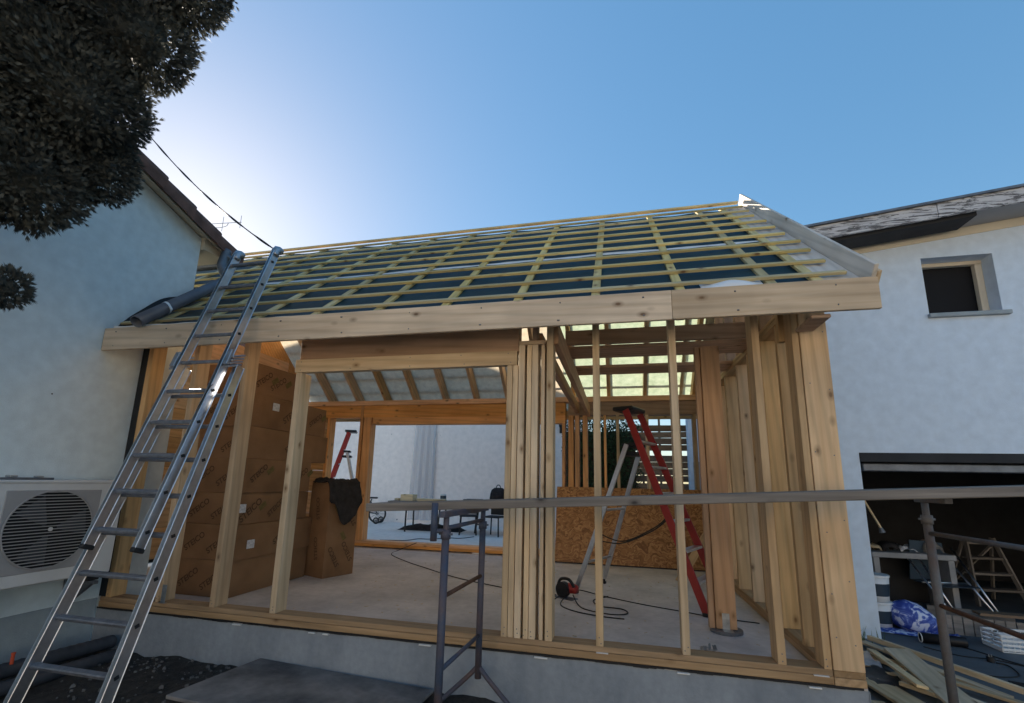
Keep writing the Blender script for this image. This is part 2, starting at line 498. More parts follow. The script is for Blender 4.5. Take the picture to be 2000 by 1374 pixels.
class MB:
    def __init__(s):
        s.v = []; s.f = []
    def box(s, x0, x1, y0, y1, z0, z1, c=0.0, mw=None):
        b = len(s.v)
        if x0 > x1: x0, x1 = x1, x0
        if y0 > y1: y0, y1 = y1, y0
        if z0 > z1: z0, z1 = z1, z0
        if c <= 0:
            vs_ = [(x, y, z) for z in (z0, z1) for y in (y0, y1) for x in (x0, x1)]
            fs = [(0, 2, 3, 1), (4, 5, 7, 6), (0, 1, 5, 4), (2, 6, 7, 3), (0, 4, 6, 2), (1, 3, 7, 5)]
        else:
            c = min(c, (x1 - x0) * .45, (y1 - y0) * .45, (z1 - z0) * .45)
            vs_ = []; idx = {}
            lo = (x0, y0, z0); hi = (x1, y1, z1)
            for sx in (0, 1):
                for sy in (0, 1):
                    for sz in (0, 1):
                        for ax in range(3):
                            p = []
                            for k, sg in enumerate((sx, sy, sz)):
                                e = hi[k] if sg else lo[k]
                                if k != ax:
                                    e += -c if sg else c
                                p.append(e)
                            idx[(sx, sy, sz, ax)] = len(vs_); vs_.append(tuple(p))
            fs = []
            for ax in range(3):
                o1, o2 = [k for k in range(3) if k != ax]
                for sg in (0, 1):
                    q = []
                    for a, d in ((0, 0), (1, 0), (1, 1), (0, 1)):
                        k = [0, 0, 0]; k[ax] = sg; k[o1] = a; k[o2] = d
                        q.append(idx[(*k, ax)])
                    fs.append(tuple(q))
            for ax in range(3):
                o1, o2 = [k for k in range(3) if k != ax]
                for a in (0, 1):
                    for d in (0, 1):
                        k0 = [0, 0, 0]; k0[o1] = a; k0[o2] = d
                        k1 = list(k0); k1[ax] = 1
                        fs.append((idx[(*k0, o1)], idx[(*k1, o1)], idx[(*k1, o2)], idx[(*k0, o2)]))
            for sx in (0, 1):
                for sy in (0, 1):
                    for sz in (0, 1):
                        fs.append(tuple(idx[(sx, sy, sz, a)] for a in range(3)))
        if mw is not None:
            vs_ = [tuple(mw @ Vector(p)) for p in vs_]
        s.v += vs_
        s.f += [tuple(i + b for i in f) for f in fs]
        return s
    def tube(s, pts, r, n=10, caps=True, closed=False):
        pts = [Vector(p) for p in pts]
        b = len(s.v); m = len(pts)
        rr = r if isinstance(r, (list, tuple)) else [r] * m
        prev = None
        for i, p in enumerate(pts):
            if closed:
                d = pts[(i + 1) % m] - pts[i - 1]
            else:
                d = pts[min(i + 1, m - 1)] - pts[max(i - 1, 0)]
            d.normalize()
            if prev is None:
                u = d.orthogonal().normalized()
            else:
                u = prev - d * prev.dot(d)
                u = u.normalized() if u.length > 1e-6 else d.orthogonal().normalized()
            prev = u
            vv = d.cross(u)
            for k in range(n):
                a = 2 * math.pi * k / n
                s.v.append(tuple(p + (u * math.cos(a) + vv * math.sin(a)) * rr[i]))
        for i in range(m if closed else m - 1):
            j = (i + 1) % m
            for k in range(n):
                k2 = (k + 1) % n
                s.f.append((b + i * n + k, b + i * n + k2, b + j * n + k2, b + j * n + k))
        if caps and not closed:
            s.f.append(tuple(b + k for k in reversed(range(n))))
            s.f.append(tuple(b + (m - 1) * n + k for k in range(n)))
        return s
    def poly(s, *pts):
        b = len(s.v)
        s.v += [tuple(p) for p in pts]
        s.f.append(tuple(range(b, b + len(pts))))
        return s
    def prism(s, outline, a0, a1, axis='y'):
        # outline in the two other axes, extruded between a0 and a1
        b = len(s.v); n = len(outline)
        for a in (a0, a1):
            for (p, q) in outline:
                s.v.append({'x': (a, p, q), 'y': (p, a, q), 'z': (p, q, a)}[axis])
        s.f.append(tuple(b + i for i in reversed(range(n))))
        s.f.append(tuple(b + n + i for i in range(n)))
        for i in range(n):
            j = (i + 1) % n
            s.f.append((b + i, b + j, b + n + j, b + n + i))
        return s
    def mesh(s, name):
        import bmesh
        me = bpy.data.meshes.new(name)
        me.from_pydata(s.v, [], s.f)
        bm = bmesh.new(); bm.from_mesh(me)
        bmesh.ops.recalc_face_normals(bm, faces=bm.faces)
        bm.to_mesh(me); bm.free()
        me.update()
        return me
    def raw(s, name):
        me = bpy.data.meshes.new(name)
        me.from_pydata(s.v, [], s.f)
        me.update()
        return me
    def build(s, name, mat, parent=None, mw=None, smooth=False):
        return link(name, s.mesh(name), parent, mat, mw, smooth)

def beam(name, p0, p1, wd, ht, mat, parent=None, up=(0, 0, 1), c=0.003):
    """board with its grain along its own length"""
    p0, p1 = Vector(p0), Vector(p1)
    d = p1 - p0; L = d.length; d.normalize()
    u = Vector(up); u = u - d * u.dot(d)
    if u.length < 1e-4:
        u = Vector((0, 1, 0)) - d * d.y
    u.normalize()
    s = u.cross(d)
    mw = Matrix(((d.x, s.x, u.x, 0), (d.y, s.y, u.y, 0), (d.z, s.z, u.z, 0), (0, 0, 0, 1)))
    mw.translation = (p0 + p1) / 2
    return MB().box(-L / 2, L / 2, -wd / 2, wd / 2, -ht / 2, ht / 2, c).build(name, mat, parent, mw)

def bar(name, x0, x1, y0, y1, z0, z1, mat, parent=None, c=0.003):
    dx, dy, dz = x1 - x0, y1 - y0, z1 - z0
    cx, cy, cz = (x0 + x1) / 2, (y0 + y1) / 2, (z0 + z1) / 2
    if dz >= dx and dz >= dy:
        return beam(name, (cx, cy, z0), (cx, cy, z1), dx, dy, mat, parent, (0, 1, 0), c)
    if dx >= dy:
        return beam(name, (x0, cy, cz), (x1, cy, cz), dy, dz, mat, parent, (0, 0, 1), c)
    return beam(name, (cx, y0, cz), (cx, y1, cz), dx, dz, mat, parent, (0, 0, 1), c)

def sag(a, b, n, drop):
    a, b = Vector(a), Vector(b)
    return [a.lerp(b, i / n) - Vector((0, 0, drop * 4 * (i / n) * (1 - i / n))) for i in range(n + 1)]

def smooth_path(pts, n=6):
    P = [Vector(p) for p in pts]
    out = []
    for i in range(len(P) - 1):
        a, b, c_, d = P[max(i - 1, 0)], P[i], P[i + 1], P[min(i + 2, len(P) - 1)]
        for k in range(n):
            t = k / n
            out.append(0.5 * ((2 * b) + (c_ - a) * t + (2 * a - 5 * b + 4 * c_ - d) * t * t + (3 * b - a - 3 * c_ + d) * t ** 3))
    out.append(P[-1])
    return out

# ================================================================== SETTING
XW = -4.887          # plane of the left house wall
YG = 2.5             # plane of the right house front
GZ = -0.35           # yard level
def struct(name, mb, mat, smooth=False):
    return tag(mb.build(name, mat, smooth=smooth), kind='structure')

g = MB(); N = 24
for i in range(N + 1):
    for j in range(N + 1):
        x = -120 + 240 * i / N; y = -120 + 240 * j / N
        g.v.append((x, y, GZ - 0.12))
for i in range(N):
    for j in range(N):
        a = i * (N + 1) + j
        g.f.append((a, a + N + 1, a + N + 2, a + 1))
struct('ground', g, 'ground')
# bumpy soil strip in front of the foundation
s = MB(); nx, ny = 150, 70
for j in range(ny + 1):
    for i in range(nx + 1):
        x = XW + 6.6 * i / nx; y = -3.2 + 3.21 * j / ny
        z = GZ + 0.035 * noise.fractal(Vector((x * 3, y * 3, 0)), 1.0, 2.0, 5) + 0.012 * noise.noise(Vector((x * 17, y * 17, 3)))
        if x > 0.2: z -= 0.02
        s.v.append((x, y, z))
for j in range(ny):
    for i in range(nx):
        a = j * (nx + 1) + i
        s.f.append((a, a + 1, a + nx + 2, a + nx + 1))
struct('soil', s, 'soil', True)
st = MB()
for k in range(650):
    x = random.uniform(XW + .3, -1.6); y = random.uniform(-1.5, -0.02)
    if random.random() < 0.5: y = random.uniform(-.35, -.02)
    r = .003 + .016 * random.random() ** 2.2 + (.012 if random.random() < .03 else 0)
    z = GZ + 0.035 * noise.fractal(Vector((x * 3, y * 3, 0)), 1.0, 2.0, 5) + r * .3
    ic = [Vector((math.cos(a) * math.cos(b), math.sin(a) * math.cos(b), math.sin(b))) for b in (-.6, .5) for a in (0, 1.6, 3.1, 4.7)] + [Vector((0, 0, 1)), Vector((0, 0, -1))]
    b0 = len(st.v)
    for v in ic:
        st.v.append((x + v.x * r * random.uniform(.7, 1.3), y + v.y * r * random.uniform(.7, 1.3), z + v.z * r * .7))
    for q in range(4):
        n_ = (q + 1) % 4
        st.f += [(b0 + q, b0 + n_, b0 + 4 + n_, b0 + 4 + q), (b0 + 4 + q, b0 + 4 + n_, b0 + 8), (b0 + n_, b0 + q, b0 + 9)]
tag(st.build('gravel', 'stone'), 'grey gravel scattered in the dark soil', 'gravel', kind='stuff')
struct('terrace', MB().box(-16, 1.7, 4.62, 9.4, -0.6, -0.03), 'terrace')
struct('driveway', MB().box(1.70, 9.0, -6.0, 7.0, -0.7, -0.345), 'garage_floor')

# ================================================================== TIMBER EXTENSION
EX = thing('timber_extension', 'timber framed house extension under construction with blue membrane and battens on its roof', 'building')
YB0, YB1 = 4.36, 4.56
MS = 0.853
TH = math.atan(MS)
def zf(y): return 2.60 + MS * (y + 0.36)
ZR = zf(2.3)
def zb(y): return ZR - MS * (y - 2.3)
# foundation and floor
fo = MB().box(XW + .01, 1.528, 0.012, 4.62, -0.75, 0.0).box(-6.5, XW + .0095, 0.462, 4.62, -0.75, 0.0)
fo.build('concrete_slab', 'slab', EX)
ff = MB()
for i in range(61):
    x = XW + .012 + (1.53 - XW - .012) * i / 60
    for z in (-0.75, -0.013):
        ff.v.append((x, 0.0085 + 0.003 * noise.noise(Vector((x * 3, z * 5, 0))), z + (0.004 * noise.noise(Vector((x * 4, 0, 0))) if z > -.1 else 0)))
for i in range(60):
    a = i * 2
    ff.f.append((a, a + 2, a + 3, a + 1))
ff.build('foundation_face', 'concrete', EX)
MB().box(1.529, 1.533, .0, 4.6, -.75, -.013).build('foundation_face', 'concrete', EX)
dp = MB()
for i in range(120):
    x0 = XW + .02 + (1.5 - XW - .02) * i / 120; x1 = XW + .02 + (1.5 - XW - .02) * (i + 1) / 120
    d = 0.012 + 0.010 * noise.noise(Vector((x0 * 5, 1, 0)))
    dp.box(x0, x1, -0.002, 0.006, -d, 0.003)
dp.build('damp_proof_strip', 'dpc', EX)
# sill plates
bar('sill_plate', XW + .03, 1.335, 0.0, .145, .005, .053, 'sill', EX)
bar('sill_plate', XW + .03, 1.335, 0.004, .145, .055, .0945, 'sill', EX)
bar('sill_plate', 1.338, 1.522, -.002, 4.55, .003, .051, 'sill', EX)
bar('sill_plate', 1.338, 1.520, .0, 4.55, .053, .0945, 'sill', EX)
bar('sill_plate', -6.3, -0.9, YB0, YB1, .02, .068, 'spruce_warm_lit', EX)
bar('sill_plate', -6.3, -0.9, YB0 + .003, YB1, .07, .118, 'spruce_warm_lit', EX)
bar('sill_plate', -0.85, 1.335, YB0, YB1, .02, .068, 'spruce_warm_lit', EX)
for x, wd in ((-3.279, .085), (-2.53, .06), (-2.40, .055), (-1.517, .10), (-.596, .10), (.406, .085), (1.219, .075)):
    MB().box(x - wd / 2, x + wd / 2, -.012, .05, -.026, -.016, .002).build('shim', 'white_plastic', EX)
for x, wd in ((-.147, .085), (1.263, .09)):
    MB().box(x - wd / 2, x + wd / 2, -.008, .02, .050, .056, .001).build('shim', 'white_plastic', EX)
for x in (-2.45, -1.9):
    MB().box(x - .07, x + .07, YB0 - .03, YB0 + .05, .0, .02, .002).build('shim', 'white_plastic', EX)
# front studs
ZP = 2.60
for x0, x1, z1, y0, y1 in ((-4.79, -4.73, ZP, 0, .145), (-4.20, -4.14, ZP, 0, .145), (-3.60, -3.54, ZP, 0, .145),
                      (-2.972, -2.912, 2.226, 0, .145),
                      (-.907, -.859, 2.226, 0, .145), (-.856, -.812, 2.226, .003, .145), (-.806, -.755, 2.40, -.003, .145),
                      (-.736, -.697, 2.40, 0, .145), (-.694, -.642, 2.40, .004, .145), (-.616, -.586, 2.40, .01, .145),
                      (-.568, -.512, ZP, -.002, .145),
                      (-.190, -.137, ZP, 0, .12), (.407, .460, ZP, 0, .12), (1.010, 1.063, ZP, 0, .145), (1.286, 1.332, ZP, 0, .145)):
    bar('stud', x0, x1, y0, y1, .095, z1, 'spruce' if x0 < -3 or x0 > 1 else 'spruce_pale', EX)
bar('short_plate', -.806, -.572, .0, .145, 2.402, 2.436, 'spruce', EX)
bar('cripple_stud', -.70, -.655, .05, .145, 2.438, ZP, 'spruce_red', EX)
bar('header', -2.99, -.822, -.004, .06, 2.228, 2.353, 'spruce_pale', EX)
bar('header', -2.975, -.815, .03, .145, 2.355, 2.598, 'spruce_red', EX)
bar('top_plate', XW + .02, 1.335, 0, .145, 2.602, 2.655, 'spruce', EX)
# short posts under the roof at the left, with a metal foot
MB().box(-4.135, -4.085, -.004, -.001, .097, .25, .0005).box(-4.135, -4.06, -.03, -.001, .096, .099, .0005).build('steel_bracket', 'steel', EX)
# gable wall on the right
bar('gable_post', 1.338, 1.520, -.004, .045, .0955, 2.61, 'spruce', EX)
for y in (.45, .90, 1.35, 1.80, 2.4, 3.0, 3.6, 4.2):
    bar('gable_stud', 1.325, 1.515, y, y + .05, .095, 2.61, 'spruce', EX)
bar('gable_top_plate', 1.32, 1.52, -.0, 4.55, 2.612, 2.662, 'spruce', EX)
bar('gable_top_plate', 1.32, 1.52, .05, 4.55, 2.664, 2.70, 'spruce', EX)
for y in (.9, 1.8, 2.3, 2.8, 3.7):
    zt = min(zf(y), zb(y)) - .26
    if zt > 2.75:
        bar('gable_stud', 1.33, 1.51, y - .03, y + .03, 2.702, zt, 'spruce_red', EX)
# free post standing inside on a round steel foot, with fixing angle
bar('inner_post', .805, .975, .965, 1.03, .03, 2.60, 'spruce_red', EX)
bar('inner_post', .752, .800, .985, 1.045, .02, 2.60, 'spruce_red', EX)
MB().tube([(.89, 1.0, .001), (.89, 1.0, .026)], .135, 24).build('post_foot', 'zinc', EX)
MB().box(.855, .915, .960, .9635, .03, .16, .0005).build('steel_bracket', 'steel', EX)
MB().box(.852, .932, .885, .960, .027, .030, .0005).build('steel_bracket', 'steel', EX)
# floor beam line and tie beams above the right bay
bar('tie_beam', -.53, -.472, .02, 4.5, 2.405, 2.598, 'spruce_red', EX)
bar('tie_beam', -.72, -.655, .3, 4.5, 2.46, 2.60, 'spruce_red', EX)
bar('cross_beam', -.53, 1.325, 1.05, 1.10, 2.703, 2.86, 'spruce_red', EX)
bar('ceiling_plank', -.53, 1.325, 1.10, 1.50, 2.665, 2.70, 'spruce_red', EX)
bar('ceiling_plank', -.53, 1.325, 1.95, 2.34, 2.665, 2.70, 'spruce_red', EX)
bar('knee_brace', 1.25, 1.30, .15, .21, 2.38, 2.60, 'spruce', EX)
# rear wall
bar('top_plate', -6.3, 1.33, YB0, YB1, 2.66, 2.75, 'spruce_warm_lit', EX)
bar('header', -6.3, -.9, YB0 + .02, YB1, 2.42, 2.657, 'spruce_warm_lit', EX)
bar('header', -4.66, -.9, YB0 + .004, YB1, 2.285, 2.418, 'spruce_warm_lit', EX)
bar('header', -.85, 1.33, YB0 + .02, YB1, 2.42, 2.657, 'spruce_red', EX)
for x0, x1, z1 in ((-6.3, -6.24, 2.66), (-5.65, -5.59, 2.42), (-4.93, -4.87, 2.655), (-4.845, -4.69, 2.42),
               (-.96, -.91, 2.42), (-.85, -.76, 2.42), (-.735, -.66, 2.42), (-.60, -.52, 2.42), (-.24, -.20, 2.42), (-.03, .02, 2.42),
               (.46, .51, 2.42), (.90, .95, 2.42), (.985, 1.02, 2.42), (1.22, 1.27, 2.42)):
    bar('rear_stud', x0, x1, YB0 + .01, YB1, .119 if x0 < -.9 else .07, z1 - .001, 'spruce_warm_lit' if x0 < -.2 else 'spruce_pale', EX)
# rafters, both slopes
RX = [1.27] + [1.09 - .618 * i for i in range(1, 12)]
nrm = Vector((0, -math.sin(TH), math.cos(TH)))
for x in RX:
    o = 0.105
    ya = -.34 if x > XW + .05 else .62
    p0 = Vector((x, ya, zf(ya))) - nrm * o
    p1 = Vector((x, 2.27, zf(2.27))) - nrm * o
    beam('rafter', p0, p1, .06, .18, 'spruce', EX, nrm)
    nb = Vector((0, math.sin(TH), math.cos(TH)))
    p0 = Vector((x, 4.94, zb(4.94))) - nb * o
    p1 = Vector((x, 2.33, zb(2.33))) - nb * o
    beam('rafter', p0, p1, .06, .18, 'spruce', EX, nb)
bar('ridge_beam', -6.35, 1.66, 2.27, 2.33, 4.45, 4.78, 'spruce_red', EX)
# membrane sheets
def membrane(x0, x1, y0, y1, fz, name, mat='membrane'):
    m = MB(); ni = int((x1 - x0) / .103); nj = 26
    for j in range(nj + 1):
        y = y0 + (y1 - y0) * j / nj
        for i in range(ni + 1):
            x = x0 + (x1 - x0) * i / ni
            d = .012 * (0.5 + 0.5 * math.cos(2 * math.pi * (x - 1.09) / .618)) + .008 * noise.noise(Vector((x * 3, y * 5, 0)))
            m.v.append((x, y, fz(y) + d - .012))
    for j in range(nj):
        for i in range(ni):
            a = j * (ni + 1) + i
            m.f.append((a, a + 1, a + ni + 2, a + ni + 1))
    me = m.raw(name)
    for p in me.polygons: p.use_smooth = True
    return link(name, me, EX, mat)
membrane(XW + .005, 1.50, -.36, 2.23, zf, 'roof_membrane', 'membrane_shaded')
membrane(-6.34, XW + .004, .60, 2.23, zf, 'roof_membrane', 'membrane_shaded')
membrane(-6.34, -.93, 2.37, 4.96, zb, 'roof_membrane', 'membrane_warm_lit')
membrane(-.925, 1.50, 2.37, 4.96, zb, 'roof_membrane')
# pale lap edges of the sheets
for s_, x0, x1 in ((1.43, XW + .05, 1.42), (2.81, XW + .05, 1.42)):
    m = MB(); n_ = 70
    for i in range(n_ + 1):
        x = x0 + (x1 - x0) * i / n_
        for d in (0, 0.075 + .045 * noise.noise(Vector((x * 2.2, s_, 0)))):
            y = -.36 + (s_ + max(d, 0)) * math.cos(TH)
            m.v.append((x, y, zf(y) + .009 + .006 * noise.noise(Vector((x * 5, s_ + d * 20, 2)))))
    for i in range(n_):
        a = i * 2
        m.f.append((a, a + 2, a + 3, a + 1))
    link('lap_edge', m.raw('lap_edge'), EX, 'white_plastic')
m = MB()     # white sheet end bulging over the eaves board
for i in range(25):
    x = .62 + .42 * i / 24
    h = math.sin(math.pi * i / 24) ** 1.3 * (.062 + .012 * noise.noise(Vector((x * 9, 0, 0))))
    for j, (yy, hh) in enumerate(((-.355, -.02), (-.352, h * .7), (-.33, h), (-.24, h * .6), (-.16, -.005))):
        m.v.append((x, yy, zf(-.355) + .018 + (yy + .355) * MS + hh))
for i in range(24):
    for j in range(4):
        a = i * 5 + j
        m.f.append((a, a + 5, a + 6, a + 1))
link('sheet_edge', m.raw('sheet_edge'), EX, 'white_plastic', smooth=True)
m = MB()     # turned-up strip along the eaves at the left
for i in range(40):
    x = XW + .06 + 2.6 * i / 39
    for k in range(2):
        m.v.append((x, -.357, 2.615 + .035 * k + .010 * noise.noise(Vector((x * 4, k, 0))) * k + .02 * k * (1 - i / 39)))
for i in range(39):
    m.f.append((i * 2, i * 2 + 2, i * 2 + 3, i * 2 + 1))
link('sheet_edge', m.raw('sheet_edge'), EX, 'white_plastic', smooth=True)
# dark membrane turned up against the house wall
m = MB(); n_ = 24
for i in range(n_ + 1):
    y = -.30 + (.455 + .30) * i / n_
    h = .015 + .13 * math.sin(math.pi * min(1, i / n_ * 1.02)) ** .8 + .012 * noise.noise(Vector((y * 6, 0, 0)))
    for t_ in (0, .5, 1):
        m.v.append((XW + .16 - .145 * t_ + .0, y, zf(y) + .01 + h * t_ ** 1.5))
for i in range(n_):
    for j in range(2):
        a = i * 3 + j
        m.f.append((a, a + 3, a + 4, a + 1))
link('membrane_upstand', m.raw('membrane_upstand'), EX, 'dpc', smooth=True)
# counter battens
for x in [1.379] + [1.09 - .618 * i for i in range(0, 12)]:
    ya = -.352 if x > XW + .05 else .62
    a = Vector((x, ya, zf(ya))) + nrm * .014; b = Vector((x, 2.25, zf(2.25))) + nrm * .014
    beam('counter_batten', a, b, .066, .024, 'treated', EX, nrm)
    nb = Vector((0, math.sin(TH), math.cos(TH)))
    beam('counter_batten', Vector((x, 4.93, zb(4.93))) + nb * .018, Vector((x, 2.35, zb(2.35))) + nb * .018, .07, .028, 'treated', EX, nb)
# tile battens
for i in range(10):
    s_ = .17 + .345 * i
    y = -.36 + s_ * math.cos(TH)
    x0 = XW + .02 if y < .62 else -6.3
    c0 = Vector((x0, y, zf(y))) + nrm * .041
    c1 = Vector((1.585 + random.uniform(-.02, .03), y, zf(y))) + nrm * .041
    c1.z += random.uniform(-.004, .004)
    beam('tile_batten', c0, c1, .046, .024, 'treated', EX, nrm)
    yb = 4.60 - (y - .0)
    nb = Vector((0, math.sin(TH), math.cos(TH)))
    beam('tile_batten', Vector((-6.3, yb, zb(yb))) + nb * .049, Vector((1.60, yb, zb(yb))) + nb * .049, .044, .030, 'treated', EX, nb)
beam('ridge_batten', (-6.3, 2.27, ZR + .05), (1.60, 2.27, ZR + .05), .05, .026, 'treated', EX)
# verge boards at the right end
for nn, ya, yb_, fz in ((nrm, -.36, 2.45, zf), (Vector((0, math.sin(TH), math.cos(TH))), 4.95, 2.31, zb)):
    a = Vector((0, ya, fz(ya))); b = Vector((0, yb_, fz(yb_)))
    off = nn * .004
    b2 = b if yb_ < 2.35 else Vector((0, 2.29, fz(2.29)))
    beam('verge_soffit_board', a + off + Vector((1.535, 0, 0)), b2 + off + Vector((1.535, 0, 0)), .235, .016, 'white_board', EX, nn)
    off = nn * .035
    beam('bargeboard', a + off + Vector((1.671, 0, 0)), b + off + Vector((1.671, 0, 0)), .028, .20, 'white_board', EX, nn)
    off = nn * .0
    beam('bargeboard', a + off + Vector((1.70, 0, 0)), b2 + off + Vector((1.70, 0, 0)), .025, .18, 'spruce_pale', EX, nn)
MB().box(1.30, 1.42, -.34, -.04, 2.39, 2.418, .006).build('soffit_block', 'spruce_red', EX)
# eaves boards
bar('fascia_board', XW + .006, .3965, -.392, -.362, 2.42, 2.642, 'fascia_wood', EX)
bar('fascia_board', .3985, 1.696, -.392, -.362, 2.42, 2.642, 'fascia_wood', EX)
bar('rear_fascia', -6.3, 1.69, 4.965, 4.99, 2.42, 2.64, 'spruce_pale', EX)
# left end wall behind the house, boarded up to keep sun off the floor
for i, z in enumerate((.1, .52, .94, 1.36, 1.78, 2.2, 2.62)):
    hy = 4.55 if z < 2.3 else 4.9 - (z + .41 - 2.0) / MS * .62
    bar('end_wall_board', -6.30, -6.27, .5 if z < 2.5 else .85, hy, z, z + .415, 'spruce', EX)
for z in (.13, .55, .97, 1.39, 1.81, 2.23):  # unseen boards added to stop sun coming through the rear wall
    bar('end_wall_board', -6.26, -5.66, 4.565, 4.59, z, z + .415, 'spruce', EX)
MB().box(-6.33, -6.305, .5, 4.5, .05, 2.65).box(-6.33, -6.305, .9, 4.0, 2.651, 3.03).build('end_wall_lining', 'dpc', EX)
MB().box(XW + .004, -4.795, .01, .11, .0955, 2.598).build('joint_seal', 'dpc', EX)
bar('end_wall_board', -6.30, -6.27, .95, 3.85, 3.04, 3.44, 'spruce_warm_lit', EX)
MB().prism([(3.852, 3.036), (4.56, 2.60), (4.56, 2.92), (4.56, zb(4.56) - .02), (3.852, zb(3.852) - .02)], -6.298, -6.272, 'x').build('end_wall_board', 'spruce_warm_lit', EX)
MB().prism([(3.0, 3.442), (3.85, 3.442), (3.85, zb(3.85) - .02), (3.0, zb(3.0) - .02)], -6.298, -6.272, 'x').build('end_wall_board', 'spruce_warm_lit', EX)
# small screws on the eaves board
for x in [XW + .15 + .618 * i for i in range(11)]:
    for z in (2.46, 2.60):
        MB().tube([(x + random.uniform(-.02, .02), -.3935, z), (x, -.391, z)], .006, 8).build('screw', 'zinc', EX)

# ================================================================== LEFT HOUSE
HL = thing('house', 'white rendered house with clay verge tiles at the left edge', 'house', T(XW, -2, GZ))
def hl(o): return o
inv = T(XW, -2, GZ).inverted()
def HB(mb, name, mat, parent=HL, smooth=False):
    o = mb.build(name, mat, parent, inv if parent is HL else None, smooth)
    return o
def rk(y): return 4.07 + (0.455 - y) * .33      # underside of the roof along the gable
wl = MB()
ys = [-4.2, .455]
wl.prism([(-6.0, -.8), (.455, -.8), (.455, rk(.455)), (-2.8, rk(-2.8)), (-6.0, rk(.4))], XW, -12.0, 'x')
HB(wl, 'wall', 'render_left')
HB(MB().box(XW - .2, XW + .012, -5.9, -.002, -.75, .085, .004), 'plinth', 'plinth')
rf_ = None
rf = HB(MB().prism([(.86, rk(.86) + .02), (.86, rk(.86) + .06), (-2.8, rk(-2.8) + .08), (-2.8, rk(-2.8) + .005)], -4.80, -12.0, 'x'), 'roof', 'cream')
# curved clay tiles: three columns along the verge
def tile_mesh():
    m = MB(); n = 8
    for k, (yy, r) in enumerate(((0, .105), (.46, .082))):
        for lay in (0, .014):
            for i in range(n + 1):
                a = math.pi * i / n
                m.v.append((math.cos(a) * (r - lay), yy, math.sin(a) * (r - lay) * .9))
    n1 = n + 1
    for i in range(n):
        o0, i0, o1, i1 = i, n1 + i, 2 * n1 + i, 3 * n1 + i
        m.f += [(o0, o0 + 1, o1 + 1, o1), (i0 + 1, i0, i1, i1 + 1), (o0 + 1, o0, i0, i0 + 1), (o1, o1 + 1, i1 + 1, i1)]
    m.f += [(0, 2 * n1, 3 * n1, n1), (n, n1 + n, 3 * n1 + n, 2 * n1 + n)]
    me = m.raw('tile'); me.materials.append(M['tile'])
    return me
TM = tile_mesh()
sl_ = math.atan(.33)
def put_tile(me, x, y, dz, name='tile'):
    mw = Matrix.Translation((x, y, rk(y) + dz + random.uniform(-.004, .004))) @ Matrix.Rotation(-sl_ + .05, 4, 'X') @ Matrix.Rotation(math.pi + random.uniform(-.015, .015), 4, 'Z')
    o = link(name, me, None, None, mw)
    o.parent = rf
    return o
for cx in range(1, 6):
    for k in range(10):
        put_tile(TM, -4.79 - cx * .205, .90 - .37 * k, .085)
vm = MB(); prof = [(.13, .03), (.10, .075), (.05, .10), (.0, .105), (-.05, .09), (-.085, .055), (-.10, .0), (-.10, -.11)]
for yy, sc in ((0, 1.0), (.46, .90)):
    for lay in (0, 1):
        for (px_, pz_) in prof:
            q = 1 - .14 * lay
            vm.v.append((px_ * sc * q, yy, pz_ * sc * q if pz_ > -.05 else pz_ * sc))
n1 = len(prof)
for i in range(n1 - 1):
    o0, i0_, o1, i1_ = i, n1 + i, 2 * n1 + i, 3 * n1 + i
    vm.f += [(o0, o0 + 1, o1 + 1, o1), (i0_ + 1, i0_, i1_, i1_ + 1), (o0 + 1, o0, i0_, i0_ + 1), (o1, o1 + 1, i1_ + 1, i1_)]
vm.f += [(0, 2 * n1, 3 * n1, n1), (n1 - 1, 2 * n1 - 1, 4 * n1 - 1, 3 * n1 - 1)]
VM = vm.mesh('verge_tile'); VM.materials.append(M['tile'])
for k in range(10):
    put_tile(VM, -4.78, .90 - .37 * k, .07, 'verge_tile')
HB(MB().prism([(.46, 3.93), (.82, 3.95), (.82, 4.02), (.46, 4.10)], XW + .05, -12, 'x'), 'soffit_box', 'cream')
gt = MB(); n_ = 10
for xx in (-4.70, -12):
    for lay in (0.0, .012):
        for i in range(n_ + 1):
            a = math.pi + math.pi * i / n_
            gt.v.append((xx, 0.93 + math.cos(a) * (.075 - lay), 4.0 + math.sin(a) * (.075 - lay)))
n1 = n_ + 1
for i in range(n_):
    gt.f += [(i, i + 1, 2 * n1 + i + 1, 2 * n1 + i), (n1 + i, 3 * n1 + i, 3 * n1 + i + 1, n1 + i + 1), (i, n1 + i, n1 + i + 1, i + 1)]
gu = HB(gt, 'gutter', 'zinc')
HB(MB().tube(smooth_path([(-4.70, .66, 4.0), (-4.70, .62, 3.85), (-4.68, .60, 3.74), (-4.62, .64, 3.62)], 5), .052, 14), 'pipe_elbow', 'zinc', HL, True)
HB(MB().tube([(-4.70, .665, 3.93), (-4.70, .65, 3.88)], .062, 14), 'pipe_collar', 'zinc', HL, True)
dpi = MB(); pa, pb = Vector((-4.60, .62, 3.585)), Vector((-4.40, -.47, 2.655))
dd = (pb - pa).normalized(); uu = dd.orthogonal().normalized(); vv_ = dd.cross(uu); n_ = 20
for (pt, r) in ((pa, .056), (pb, .056), (pb, .051), (pb - dd * .5, .051)):
    for k in range(n_):
        a = 2 * math.pi * k / n_
        dpi.v.append(tuple(pt + (uu * math.cos(a) + vv_ * math.sin(a)) * r))
for q in range(3):
    for k in range(n_):
        k2 = (k + 1) % n_
        dpi.f.append((q * n_ + k, q * n_ + k2, (q + 1) * n_ + k2, (q + 1) * n_ + k))
dpi.f.append(tuple(3 * n_ + k for k in range(n_)))
DP = tag(dpi.build('drain_pipe', 'pipe_grey', smooth=True), 'grey plastic rainwater pipe lying diagonally down the left end of the batten roof', 'pipe')
